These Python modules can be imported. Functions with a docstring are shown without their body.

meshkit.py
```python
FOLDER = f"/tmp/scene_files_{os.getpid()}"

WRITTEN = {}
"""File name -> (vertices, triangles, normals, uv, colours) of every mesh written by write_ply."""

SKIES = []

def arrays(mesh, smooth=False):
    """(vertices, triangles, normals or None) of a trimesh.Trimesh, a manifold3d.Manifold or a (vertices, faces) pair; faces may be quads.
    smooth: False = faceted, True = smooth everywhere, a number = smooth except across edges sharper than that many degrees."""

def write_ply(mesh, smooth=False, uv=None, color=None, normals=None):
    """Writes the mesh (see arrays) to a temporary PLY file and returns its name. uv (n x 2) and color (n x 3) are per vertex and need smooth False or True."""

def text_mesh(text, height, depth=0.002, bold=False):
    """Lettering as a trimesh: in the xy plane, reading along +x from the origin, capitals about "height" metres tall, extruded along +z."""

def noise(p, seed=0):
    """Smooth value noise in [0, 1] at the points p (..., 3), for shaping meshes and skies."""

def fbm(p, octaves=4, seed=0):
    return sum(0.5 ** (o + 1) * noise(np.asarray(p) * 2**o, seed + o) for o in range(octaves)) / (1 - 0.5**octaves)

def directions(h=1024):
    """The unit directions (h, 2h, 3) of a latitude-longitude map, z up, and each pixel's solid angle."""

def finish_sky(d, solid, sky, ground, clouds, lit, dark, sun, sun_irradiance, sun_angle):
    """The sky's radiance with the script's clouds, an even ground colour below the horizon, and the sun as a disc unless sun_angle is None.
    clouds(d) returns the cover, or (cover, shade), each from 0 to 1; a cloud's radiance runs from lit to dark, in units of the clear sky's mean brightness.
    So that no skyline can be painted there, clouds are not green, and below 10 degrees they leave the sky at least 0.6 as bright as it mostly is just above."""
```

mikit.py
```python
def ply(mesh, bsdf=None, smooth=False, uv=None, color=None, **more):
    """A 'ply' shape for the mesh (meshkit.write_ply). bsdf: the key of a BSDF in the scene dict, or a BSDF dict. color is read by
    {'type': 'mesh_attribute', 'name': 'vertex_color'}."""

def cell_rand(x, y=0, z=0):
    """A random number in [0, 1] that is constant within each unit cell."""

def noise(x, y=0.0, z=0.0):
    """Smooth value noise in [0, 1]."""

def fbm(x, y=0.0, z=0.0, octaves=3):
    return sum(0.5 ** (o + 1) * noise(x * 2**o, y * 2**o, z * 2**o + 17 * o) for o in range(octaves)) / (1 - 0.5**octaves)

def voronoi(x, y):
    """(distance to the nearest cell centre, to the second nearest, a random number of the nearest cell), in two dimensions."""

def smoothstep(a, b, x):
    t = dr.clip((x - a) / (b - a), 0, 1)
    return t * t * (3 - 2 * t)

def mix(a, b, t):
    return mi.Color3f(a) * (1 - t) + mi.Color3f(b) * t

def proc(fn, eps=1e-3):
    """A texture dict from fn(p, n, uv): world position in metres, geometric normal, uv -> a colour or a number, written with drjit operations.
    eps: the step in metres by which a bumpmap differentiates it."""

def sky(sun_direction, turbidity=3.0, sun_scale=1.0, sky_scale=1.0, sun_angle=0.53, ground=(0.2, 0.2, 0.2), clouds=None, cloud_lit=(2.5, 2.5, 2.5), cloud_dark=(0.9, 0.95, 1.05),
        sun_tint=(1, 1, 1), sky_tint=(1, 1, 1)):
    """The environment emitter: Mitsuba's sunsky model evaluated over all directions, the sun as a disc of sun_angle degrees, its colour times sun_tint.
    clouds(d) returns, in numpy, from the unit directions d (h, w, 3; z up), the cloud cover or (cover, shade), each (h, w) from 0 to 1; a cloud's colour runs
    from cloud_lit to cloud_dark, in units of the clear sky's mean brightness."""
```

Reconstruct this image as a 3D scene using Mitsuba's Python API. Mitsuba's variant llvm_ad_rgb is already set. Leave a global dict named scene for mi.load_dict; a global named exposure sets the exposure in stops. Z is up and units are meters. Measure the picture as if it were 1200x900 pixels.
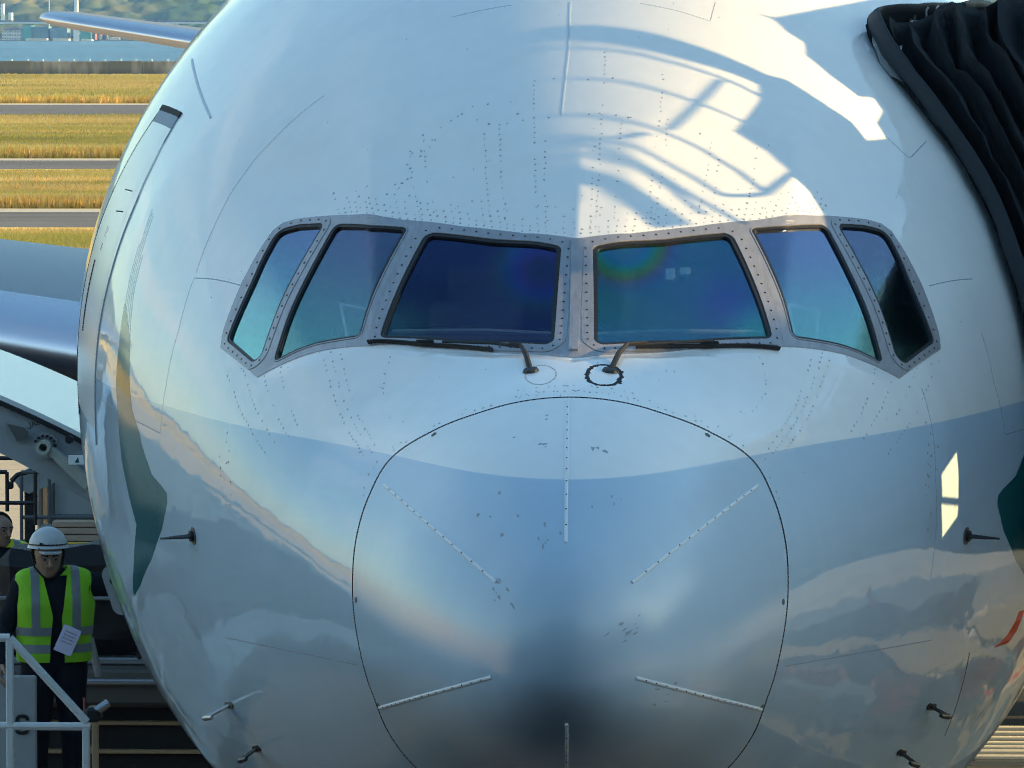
import math, random, numpy as np, trimesh, drjit as dr, mitsuba as mi, mikit, meshkit
from mikit import noise, fbm, voronoi, smoothstep, mix, cell_rand, proc
from scipy.interpolate import PchipInterpolator
from shapely.geometry import Polygon, LineString, Point, box as sbox
from shapely.ops import unary_union
from shapely import contains_xy
from manifold3d import Manifold, Mesh as MMesh
T = mi.ScalarTransform4f
RNG = np.random.default_rng(7)
scene, labels = {}, {}

# ------------------------------------------------------------------ camera, sky, exposure
FOCAL, CAM = 6475.0, np.array([0.535, -24.17, 7.43])          # focal length in pixels of a 1200 px wide picture
YAW, PITCH = math.atan2(600 - 803, FOCAL), math.atan2(450 - 28, FOCAL)
FWD = np.array([math.sin(YAW) * math.cos(PITCH), math.cos(YAW) * math.cos(PITCH), -math.sin(PITCH)])
scene['camera'] = {'type': 'perspective', 'fov_axis': 'x', 'fov': math.degrees(2 * math.atan(600 / FOCAL)),
                   'near_clip': 0.5, 'far_clip': 30000.0, 'to_world': T().look_at(origin=CAM.tolist(), target=(CAM + FWD * 20).tolist(), up=[0, 0, 1])}
SUN = np.array([1.0, 0.06, 0.212])
def cloud_cover(d):
    p = d / np.maximum(d[..., 2:3], 0.06)
    c = meshkit.fbm(np.stack([p[..., 0] * 0.55 + 3.1, p[..., 1] * 0.55, d[..., 2] * 0 + 1.7], -1), 5, 11)
    cov = np.clip((c - 0.53) / 0.2, 0, 1) * 0.6
    return cov * np.clip(d[..., 2] / 0.08, 0, 1), np.clip((c - 0.6) / 0.3, 0, 1) * 0.5
scene['sky'] = mikit.sky(SUN.tolist(), turbidity=2.4, sun_scale=0.9, sun_tint=(0.84, 0.94, 1.04), sky_tint=(0.87, 1.05, 1.12), clouds=cloud_cover)
exposure = 3.65

# ------------------------------------------------------------------ materials
def lam(key, c, rough=0.7, spec=0.3, metallic=0.0, **k):
    scene[key] = {'type': 'twosided', 'bsdf': {'type': 'principled', 'base_color': c if isinstance(c, dict) else {'type': 'rgb', 'value': list(c)}, 'roughness': rough, 'specular': spec, 'metallic': metallic, **k}}
    return key
def livery(p, n, uv):
    line = 5.367 + 0.018 * p.y
    low = smoothstep(-0.004, 0.004, line - p.z)
    g = fbm(p.x * 1.3, p.y * 0.9, p.z * 1.3, 4) - 0.5
    st = fbm(p.x * 14.0, p.y * 14.0, p.z * 1.6, 3) - 0.5
    c = mix((0.80, 0.80, 0.785), (0.43, 0.56, 0.675), low)
    # dark reflection at the very tip of the nose cone, painted into the colour
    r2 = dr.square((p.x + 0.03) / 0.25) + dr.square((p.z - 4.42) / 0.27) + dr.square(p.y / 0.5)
    tip_reflection = dr.exp(-r2) * (0.66 + 0.22 * (fbm(p.x * 5, p.y * 5, p.z * 5, 3) - 0.5))
    c = mix(c, (0.075, 0.085, 0.095), dr.clip(tip_reflection, 0, 0.8))
    return c * (1.0 + 0.10 * g + 0.06 * st)
def skin_bump(p, n, uv):
    return fbm(p.x * 1.7, p.y * 1.5, p.z * 1.7, 2) + 0.15 * fbm(p.x * 4.0, p.y * 8.0, p.z * 10.0, 3)
def skin_bump_fine(p, n, uv):
    return (fbm(p.x * 1.2, p.y * 2.2, p.z * 1.2, 2) - 0.5) + 0.02 * noise(p.x * 30, p.y * 30, p.z * 30)
def rough_paint(p, n, uv):
    return 0.035 + 0.05 * fbm(p.x * 3, p.y * 3, p.z * 3, 3)
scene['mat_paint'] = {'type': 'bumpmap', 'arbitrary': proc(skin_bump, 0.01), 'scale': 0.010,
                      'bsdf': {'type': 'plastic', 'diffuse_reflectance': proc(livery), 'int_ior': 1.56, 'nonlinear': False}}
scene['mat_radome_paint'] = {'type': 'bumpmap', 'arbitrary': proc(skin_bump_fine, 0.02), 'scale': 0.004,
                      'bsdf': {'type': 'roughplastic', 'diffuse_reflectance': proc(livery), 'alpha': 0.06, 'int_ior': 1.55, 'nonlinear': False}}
scene['mat_wing_paint'] = {'type': 'twosided', 'bsdf': {'type': 'roughplastic', 'diffuse_reflectance': {'type': 'rgb', 'value': [0.36, 0.375, 0.385]}, 'alpha': 0.3}}
scene['mat_white_gloss'] = {'type': 'twosided', 'bsdf': {'type': 'roughplastic', 'diffuse_reflectance': {'type': 'rgb', 'value': [0.76, 0.77, 0.77]}, 'alpha': 0.06}}
def teal_paint(p, n, uv):
    return mi.Color3f(0.010, 0.105, 0.120) * (1 + 0.3 * (fbm(p.x * 3, p.y * 3, p.z * 3, 3) - 0.5))
scene['mat_teal'] = {'type': 'twosided', 'bsdf': {'type': 'roughplastic', 'diffuse_reflectance': proc(teal_paint), 'alpha': 0.014, 'int_ior': 1.5}}
def brushed(p, n, uv):
    s = fbm(p.x * 55, p.y * 6, p.z * 20, 3) - 0.5
    return mi.Color3f(0.36, 0.355, 0.375) * (1 + 0.35 * s + 0.15 * (fbm(p.x * 5, p.y * 5, p.z * 5, 3) - 0.5))
lam('mat_frame_metal', proc(brushed), 0.42, 0.5, 0.55)
scene['mat_polished'] = {'type': 'twosided', 'bsdf': {'type': 'roughconductor', 'material': 'Al', 'alpha': 0.15, 'specular_reflectance': {'type': 'rgb', 'value': [0.74, 0.745, 0.80]}}}
lam('mat_rubber', (0.012, 0.012, 0.014), 0.5, 0.4)
lam('mat_gap', (0.02, 0.022, 0.028), 0.7, 0.2)
lam('mat_drip', (0.48, 0.54, 0.60), 0.5)
lam('mat_seam', (0.26, 0.31, 0.37), 0.6, 0.2)
lam('mat_rivet', (0.26, 0.29, 0.33), 0.55, 0.3, 0.2)
lam('mat_chip', (0.30, 0.34, 0.38), 0.8, 0.2)
lam('mat_teal_pale', (0.20, 0.33, 0.36), 0.3)
lam('mat_wiper_arm', (0.028, 0.028, 0.030), 0.6, 0.25)
lam('mat_black', (0.012, 0.012, 0.013), 0.45, 0.4)
lam('mat_steel', (0.42, 0.43, 0.45), 0.35, 0.5, 0.85)
lam('mat_dirty_steel', (0.12, 0.115, 0.11), 0.55, 0.5, 0.5)
lam('mat_strip', (0.66, 0.70, 0.73), 0.4, 0.4)
lam('mat_interior', (0.045, 0.047, 0.05), 0.8, 0.2)
lam('mat_interior_grey', (0.28, 0.29, 0.29), 0.8, 0.2)
lam('mat_seat', (0.22, 0.21, 0.20), 0.9, 0.1)
# electrically heated glass: tinted, with a conductive coating; interference colours and reflections painted in per pane
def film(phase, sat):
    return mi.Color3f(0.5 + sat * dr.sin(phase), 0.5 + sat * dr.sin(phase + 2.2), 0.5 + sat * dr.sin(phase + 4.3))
def coat_sheen_left(p, n, uv):
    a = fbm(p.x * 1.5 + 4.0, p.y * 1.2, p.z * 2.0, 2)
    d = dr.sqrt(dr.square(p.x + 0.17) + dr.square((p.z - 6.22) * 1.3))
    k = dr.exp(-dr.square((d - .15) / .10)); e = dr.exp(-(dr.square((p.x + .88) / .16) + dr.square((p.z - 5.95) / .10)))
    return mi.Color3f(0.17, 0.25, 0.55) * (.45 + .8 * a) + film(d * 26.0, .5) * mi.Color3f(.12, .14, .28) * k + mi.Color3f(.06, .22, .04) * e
def coat_sheen_right(p, n, uv):
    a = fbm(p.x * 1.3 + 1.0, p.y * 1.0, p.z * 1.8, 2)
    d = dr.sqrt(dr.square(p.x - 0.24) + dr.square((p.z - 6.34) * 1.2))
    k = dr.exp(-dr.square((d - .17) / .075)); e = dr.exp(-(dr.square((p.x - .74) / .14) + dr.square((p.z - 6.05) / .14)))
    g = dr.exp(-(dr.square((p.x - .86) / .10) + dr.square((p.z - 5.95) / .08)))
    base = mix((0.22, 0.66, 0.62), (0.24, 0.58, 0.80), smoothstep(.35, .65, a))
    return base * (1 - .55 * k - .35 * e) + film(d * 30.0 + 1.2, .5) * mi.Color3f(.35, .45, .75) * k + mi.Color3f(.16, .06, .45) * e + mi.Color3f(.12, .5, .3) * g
def coat_sheen_side(p, n, uv):
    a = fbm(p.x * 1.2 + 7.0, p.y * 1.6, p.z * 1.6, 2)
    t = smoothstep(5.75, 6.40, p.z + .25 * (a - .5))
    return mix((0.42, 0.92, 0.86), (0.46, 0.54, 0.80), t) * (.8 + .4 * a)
for k_, w_, fn_ in (('left', 0.14, coat_sheen_left), ('right', 0.27, coat_sheen_right), ('side', 0.40, coat_sheen_side), ('mid', 0.17, coat_sheen_side)):
    scene['mat_glass_' + k_] = {'type': 'blendbsdf', 'weight': w_,
        'b0': {'type': 'thindielectric', 'int_ior': 1.5, 'specular_transmittance': {'type': 'rgb', 'value': [0.68, 0.80, 0.84]}},
        'b1': {'type': 'twosided', 'bsdf': {'type': 'roughconductor', 'material': 'none', 'alpha': 0.02, 'specular_reflectance': proc(fn_)}}}

# ------------------------------------------------------------------ helpers
def add(key, mesh, bsdf, smooth=False, label=None, cat=None, group=None, kind=None, **more):
    base, k = key, 1
    while key in scene:
        key = '%s_%03d' % (base, k); k += 1
    scene[key] = mikit.ply(mesh, bsdf, smooth=smooth, **more)
    tag(key, label, cat, group, kind)
    return key
def tag(key, label=None, cat=None, group=None, kind=None):
    d = {a: b for a, b in (('label', label), ('category', cat), ('group', group), ('kind', kind)) if b}
    if d: labels[key] = {**labels.get(key, {}), **d}
def cat_(ms): return trimesh.util.concatenate(ms)
def rbox(c, size, r=0.01, rot=None):
    c, h = np.asarray(c, float), np.asarray(size, float) / 2
    r = min(r, *(h * 0.49)); pts = []
    for sx in (-1, 1):
        for sy in (-1, 1):
            for sz in (-1, 1):
                s = np.array([sx, sy, sz])
                for k in range(3):
                    o = h - r; o[k] = h[k]; pts.append(s * o)
    m = trimesh.convex.convex_hull(np.array(pts))
    if rot is not None: m.apply_transform(rot)
    m.apply_translation(c)
    return m
def bx(x0, x1, y0, y1, z0, z1, r=0.01):
    return rbox(((x0 + x1) / 2, (y0 + y1) / 2, (z0 + z1) / 2), (abs(x1 - x0), abs(y1 - y0), abs(z1 - z0)), r)
def tube(pts, r, sides=8):
    p = np.asarray(pts, float); n = len(p); r = np.broadcast_to(np.asarray(r, float), (n,))
    t = np.gradient(p, axis=0); t /= np.linalg.norm(t, axis=1, keepdims=True) + 1e-12
    ref = np.array([0, 0, 1.0]) if abs(t[:, 2]).max() < 0.95 else np.array([0.31, 0.95, 0.02])
    a = np.cross(t, ref); a /= np.linalg.norm(a, axis=1, keepdims=True) + 1e-12
    b = np.cross(t, a); g = np.arange(sides) * 2 * np.pi / sides
    v = (p[:, None] + r[:, None, None] * (np.cos(g)[None, :, None] * a[:, None] + np.sin(g)[None, :, None] * b[:, None])).reshape(-1, 3)
    f = []
    for i in range(n - 1):
        for j in range(sides):
            k = (j + 1) % sides
            f += [[i * sides + j, i * sides + k, (i + 1) * sides + k], [i * sides + j, (i + 1) * sides + k, (i + 1) * sides + j]]
    v = np.vstack([v, p[0], p[-1]]); c0, c1 = len(v) - 2, len(v) - 1
    for j in range(sides):
        k = (j + 1) % sides
        f += [[c0, k, j], [c1, (n - 1) * sides + j, (n - 1) * sides + k]]
    return trimesh.Trimesh(v, np.array(f)[:, ::-1], process=False)
def hull(pts): return trimesh.convex.convex_hull(np.asarray(pts, float))
def disc(c, n, r, h=0.002, sides=16):
    m = trimesh.creation.cylinder(r, h, sections=sides)
    m.apply_transform(trimesh.geometry.align_vectors([0, 0, 1], n)); m.apply_translation(c)
    return m
def rot(deg, axis, about=(0, 0, 0)): return trimesh.transformations.rotation_matrix(math.radians(deg), axis, about)

# ------------------------------------------------------------------ the fuselage surface: station s (metres aft of the nose tip), angle th (0 = crown, + = image right)
ZC = 5.5
ST = np.array([0, .1, .4, .9, 1.6, 2.4, 3.3, 4.5, 6, 8, 10.5])
PROF = [PchipInterpolator(np.sqrt(ST), a) for a in (
    [0.0, 0.262, 0.516, 0.774, 1.037, 1.363, 1.75, 2.203, 2.672, 3.012, 3.1],
    [-0.95, -0.524, -0.274, -0.025, 0.186, 0.388, 0.901, 1.591, 2.32, 2.873, 3.1],
    [-0.95, -1.152, -1.327, -1.522, -1.747, -2.054, -2.378, -2.708, -2.988, -3.1, -3.1],
    [-0.95, -0.928, -0.902, -0.856, -0.761, -0.615, -0.468, -0.296, -0.122, 0.0, 0.0],
    [2.0, 1.973, 1.984, 2.002, 2.037, 2.1, 2.192, 2.289, 2.319, 2.136, 2.0])]
FACETS = []
for c, n in [[[-0.5123, 2.7332, 5.9486], [-0.264, -0.5033, 0.8228]], [[-1.2522, 3.2389, 5.9108], [-0.5603, -0.4483, 0.6964]], [[-1.6282, 3.784, 5.9243], [-0.666, -0.44, 0.6024]]]:
    c, n = np.array(c), np.array(n)
    FACETS += [(c, n), (c * [-1, 1, 1], n * [-1, 1, 1])]
def sstep(a, b, x):
    t = np.clip((x - a) / (b - a), 0, 1); return t * t * (3 - 2 * t)
def wmask(s, th):
    a = np.abs((np.asarray(th) + np.pi) % (2 * np.pi) - np.pi)
    b = np.interp(a, [0, .3, .7, .83, 1.03, 1.12, 1.2, 1.5], [2.31, 2.49, 2.88, 3.07, 3.32, 3.41, 3.7, 3.7])
    t = np.interp(a, [0, .33, .62, .78, .85, 1.0, 1.14, 1.2, 1.5], [3.25, 3.52, 3.96, 4.25, 4.33, 4.18, 3.99, 3.9, 3.9])
    return sstep(b - .16, b + .02, s) * (1 - sstep(t + .45, t + 1.2, s)) * (1 - sstep(1.14, 1.4, a))
def surf(s, th):
    s, th = np.broadcast_arrays(np.asarray(s, float), np.asarray(th, float))
    w, zt, zb, zm, e = [f(np.sqrt(np.clip(s, 0, 10.5))) for f in PROF]
    sn, cs = np.sin(th), np.cos(th); ex = np.where(cs > 0, 1, 2 / e)
    p = np.stack([w * np.sign(sn) * np.abs(sn) ** ex, s, np.where(cs > 0, zm + (zt - zm) * cs, zm - (zm - zb) * np.abs(cs) ** ex) + ZC], -1)
    m = wmask(s, th)
    for p0, n in FACETS:
        d = (p - p0) @ n
        p = p - (m * .005 * np.logaddexp(0, np.clip(d / .005, -40, 60)))[..., None] * n
    ax = np.sqrt(p[..., 0] ** 2 + .003 ** 2)                    # the ridge that runs up from the centre post
    rg = .14 * ax * np.clip(1 - ax / .8, 0, 1) ** 2 * sstep(3.05, 3.35, s) * (1 - sstep(3.65, 4.15, s)) * (np.cos(th) > .3)
    return p + rg[..., None] * np.array([0, .5, -.86])
def normal(s, th):
    s, h = np.asarray(s, float), 2e-3
    a = surf(s + h, th) - surf(np.maximum(s - h, 1e-6), th); b = surf(s, np.asarray(th) + h) - surf(s, np.asarray(th) - h)
    n = np.cross(b, a); return n / (np.linalg.norm(n, axis=-1, keepdims=True) + 1e-12)
def at(q, h=0.0):
    q = np.atleast_2d(q); return surf(q[:, 0], q[:, 1]) + h * normal(q[:, 0], q[:, 1])
CH = np.array([1.15, 1.8])                                    # chart (s, th) -> roughly metres
def chart(q): return np.asarray(q, float) * CH
def poly(q): return Polygon(chart(q)).buffer(0)
def mirror(q): q = np.array(q, float); q[:, 1] *= -1; return q
def drape(pg, top, bottom, edge=0.04):
    """a plate that follows the skin: the chart polygon, from height bottom to height top above the surface"""
    out = []
    for g in getattr(pg, 'geoms', [pg]):
        if g.area < 1e-6: continue
        g = g.segmentize(edge)
        v, f = trimesh.creation.triangulate_polygon(g, engine='earcut')
        v, f = trimesh.remesh.subdivide_to_size(np.column_stack([v, np.zeros(len(v))]), f, edge * 1.5, max_iter=12)
        q = v[:, :2] / CH
        pt = at(q, top); m = trimesh.Trimesh(pt, f, process=False); m.merge_vertices(digits_vertex=6)
        nn = normal(q[f[:, 0], 0], q[f[:, 0], 1])
        if len(m.faces) and (m.face_normals[:min(len(m.faces), len(nn))] * nn[:len(m.faces)]).sum() < 0: m.invert()
        out.append(m)
        for ring in [g.exterior, *g.interiors]:
            r = np.array(ring.coords) / CH; a, b = at(r, top), at(r, bottom); n = len(r)
            i = np.arange(n - 1)
            out.append(trimesh.Trimesh(np.vstack([a, b]), np.vstack([np.stack([i, i + 1, i + 1 + n], 1), np.stack([i, i + 1 + n, i + n], 1)]), process=False))
    return cat_(out)
def resample(q, step=0.04):
    l = LineString(chart(q)); n = max(2, int(l.length / step) + 1)
    return np.array([l.interpolate(t, normalized=True).coords[0] for t in np.linspace(0, 1, n)]) / CH
def ribbon(q, width, h, low=-0.003, dense=True):
    """a raised strip of the given width along the (s, th) polyline"""
    q = resample(q) if dense else np.asarray(q, float)
    p, n = at(q), normal(q[:, 0], q[:, 1]); t = np.gradient(p, axis=0); t /= np.linalg.norm(t, axis=1, keepdims=True)
    sd = np.cross(t, n); w = width / 2
    v = np.stack([p - sd * w + n * low, p - sd * w + n * h * .6, p - sd * w * .6 + n * h, p + sd * w * .6 + n * h, p + sd * w + n * h * .6, p + sd * w + n * low], 1)
    k = len(p); f = []
    for i in range(k - 1):
        for j in range(5):
            a, b = i * 6 + j, (i + 1) * 6 + j
            f += [[a, a + 1, b + 1], [a, b + 1, b]]
    for e in (0, (k - 1) * 6): f += [[e, e + j, e + j + 1] for j in range(1, 5)]
    m = trimesh.Trimesh(v.reshape(-1, 3), np.array(f), process=False); m.fix_normals(); return m

FEAT = {"open1":[[3.5511,-0.4312],[3.3545,-0.2498],[3.1794,-0.0467],[2.4039,-0.0721],[2.6231,-0.3853],[2.8748,-0.6605]],"open2":[[3.9715,-0.6814],[3.7584,-0.584],[3.6351,-0.4875],[2.9851,-0.7238],[3.0819,-0.7964],[3.1804,-0.8692],[3.2646,-0.9407],[3.3591,-1.0306]],"open3":[[4.0593,-0.7183],[4.2099,-0.7854],[4.2973,-0.8389],[4.1013,-0.9642],[3.8992,-1.1228],[3.4712,-1.0875]],"outer":[[3.9289,-1.1628],[3.9866,-1.1366],[4.1851,-1.0038],[4.2965,-0.9024],[4.354,-0.8515],[4.3471,-0.8183],[4.2858,-0.7787],[4.1202,-0.6998],[3.9595,-0.6247],[3.7981,-0.5376],[3.7186,-0.4881],[3.5239,-0.333],[3.3384,-0.1514],[3.2523,-0.0223],[3.2425,-0.0038],[2.2579,0.01],[2.2729,-0.0402],[2.4702,-0.2936],[2.8551,-0.6988],[3.0383,-0.8299],[3.1535,-0.9151],[3.2916,-1.0299],[3.3934,-1.117]],"ring":[[1.6067,-0.0104],[1.6276,-0.4122],[1.703,-0.6707],[1.7853,-0.8848],[1.7175,-1.085],[1.6319,-1.3119],[1.5577,-1.5338],[1.5144,-1.757],[1.5722,-2.0346],[1.8112,-2.2726],[1.915,-2.4465],[1.6285,0.3468],[1.71,0.613],[1.7753,0.8719],[1.7107,1.0526],[1.633,1.2618],[1.5574,1.482],[1.5353,1.7317],[1.6225,2.0289],[1.7656,2.2678],[1.8624,2.4475]],"swoosh":[[5.9793,-1.044],[5.6993,-1.1272],[5.5903,-1.1995],[5.5049,-1.2738],[5.3113,-1.3774],[5.1868,-1.4693],[5.0891,-1.5232],[4.877,-1.5786],[4.6712,-1.613],[4.4604,-1.6207],[4.3671,-1.627],[4.3682,-1.6454],[4.5217,-1.7026],[4.8434,-1.7781],[5.2478,-1.8476],[5.5963,-1.893],[5.3155,-1.8079],[5.0972,-1.7246],[5.2291,-1.6702],[5.3385,-1.6266],[5.406,-1.581],[5.4999,-1.4998],[5.5508,-1.4031],[5.6454,-1.3106],[5.7148,-1.2563],[5.785,-1.1912],[5.91,-1.11],[6.0333,-1.0504]],"strip0":[[1.5538,-0.0122],[1.4053,-0.0102],[1.2618,-0.0081],[1.1263,-0.0059],[1.0012,-0.0037],[0.888,-0.0015],[0.7863,0.0007],[0.6937,0.0028],[0.6085,0.005],[0.5294,0.0073],[0.4555,0.0097],[0.3858,0.0124],[0.3184,0.0156],[0.2553,0.0193]],"strip1":[[1.6369,-0.9821],[1.5007,-0.9744],[1.3624,-0.9649],[1.2248,-0.954],[1.0914,-0.9424],[0.9659,-0.931],[0.851,-0.9202],[0.7449,-0.9085],[0.6464,-0.8955],[0.5551,-0.8816],[0.4703,-0.8668],[0.3918,-0.8515],[0.3185,-0.8369],[0.2513,-0.8226]],"strip3":[[1.6184,-2.114],[1.4414,-2.0965],[1.255,-2.0736],[1.0753,-2.0472],[0.9197,-2.0212],[0.7882,-1.9964],[0.6706,-1.9702],[0.5658,-1.9423],[0.4727,-1.9123],[0.3904,-1.8799],[0.3177,-1.8439],[0.254,-1.8035],[0.1991,-1.7578],[0.1526,-1.705]],"strip5":[[0.1062,3.0819],[0.1268,3.0883],[0.1506,3.0942],[0.1777,3.0996],[0.2084,3.1045],[0.2427,3.1091],[0.2806,3.1133],[0.3215,3.1171],[0.365,3.1205],[0.4105,3.1237],[0.4587,3.1266],[0.5104,3.1293],[0.5653,3.1319],[0.6237,3.1344]],"crown_strip":[[5.3626,-0.0326],[4.8679,-0.0342],[4.2658,-0.0481]],"left_strip":[[7.3357,-0.8869],[6.9773,-0.8872],[6.6719,-0.8875],[6.2931,-0.8861],[5.9553,-0.8818]],"seam_a":[[4.1656,-1.0029],[4.7023,-1.1134],[4.5735,-1.2364],[4.5068,-1.3837],[4.4933,-1.5201],[5.1776,-1.551],[6.0965,-1.5755]],"seam_b":[[4.2419,1.0222],[4.6867,1.1094]],"seam_b2":[[4.4837,1.2288],[4.4327,1.3679],[4.4918,1.5192],[4.8087,1.539]],"seam_c":[[5.6532,-0.8445],[5.0749,-0.8181]],"seam_c2":[[5.1403,-0.6058],[5.107,-0.715],[5.0749,-0.8181],[4.9864,-0.9053],[4.8464,-1.0036],[4.7071,-1.0991]],"seam_c3":[[5.3909,-0.2877],[5.3889,-0.157]],"seam_c4":[[5.3821,0.1168],[5.3584,0.2003],[5.3215,0.2709],[5.5423,0.275]],"seam_c5":[[5.0501,0.7314],[5.0459,0.8073],[5.2985,0.8229]],"seam_d":[[3.6275,-1.9043],[3.314,-1.9038],[3.026,-1.9045],[2.7606,-1.9068],[2.4975,-1.9085],[2.2212,-1.9066],[1.9446,-1.9015],[1.6609,-1.8925]],"seam_e":[[3.547,1.199],[3.4939,1.324],[3.4067,1.4874],[3.4117,1.6256],[3.392,1.7428]],"seam_g":[[4.3492,1.9579],[4.6539,2.1791]],"door_front":[[6.5395,-0.95],[6.4355,-0.9737],[6.3287,-1.0319],[6.2167,-1.0904],[6.0733,-1.1696],[6.0424,-1.2482],[6.0287,-1.3267]],"door_top":[[7.0835,-0.9967],[6.5441,-0.9483],[6.5108,-0.9556],[6.5346,-0.9651],[7.0952,-1.0104]],"door_aft":[[7.0952,-1.0104],[7.0405,-1.0761],[7.1088,-1.1704],[7.2095,-1.2625],[7.2878,-1.3406],[7.2083,-1.4089],[7.089,-1.5107]],"door_in":[[6.9071,-1.3252],[6.9045,-1.4007],[6.9265,-1.4749]],"hand1":[[6.7822,-1.1579],[6.544,-1.1419]],"hand2":[[6.7646,-1.2077],[6.4981,-1.1898]],"aoaL":[[3.892,-1.6794]],"aoaR":[[3.8702,1.6734]],"pit1":[[4.0718,-2.0933]],"pit2":[[4.0288,-2.2205]],"pit3":[[4.0429,2.0902]],"pit4":[[3.9942,2.2258]],"hubL":[[2.0626,-0.1626]],"hubR":[[2.0576,0.1477]],"oval":[[1.9794,0.1286]],"canopy":[[5.9917,0.5883],[5.8867,0.6038],[5.7078,0.6409],[5.566,0.708],[5.4284,0.8024],[5.3526,0.8881],[5.2722,0.9636],[5.2056,1.0368],[5.0863,1.1175],[5.0224,1.2067],[4.9672,1.2869],[4.9308,1.3603]],"rivtop":[[3.9107,-0.5799],[3.5754,-0.3303],[3.3338,-0.041],[3.5215,0.2933],[3.9282,0.5784]],"wipbL":[[2.8805,-0.7012],[2.6751,-0.5146],[2.476,-0.2918]],"wipaL":[[2.6258,-0.458],[2.5028,-0.2836],[2.4,-0.1898]],"wipbR":[[2.4652,0.2215],[2.6269,0.4655],[2.8212,0.6962]],"wipaR":[[2.421,0.188],[2.558,0.3512],[2.6537,0.4776]]}
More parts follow.
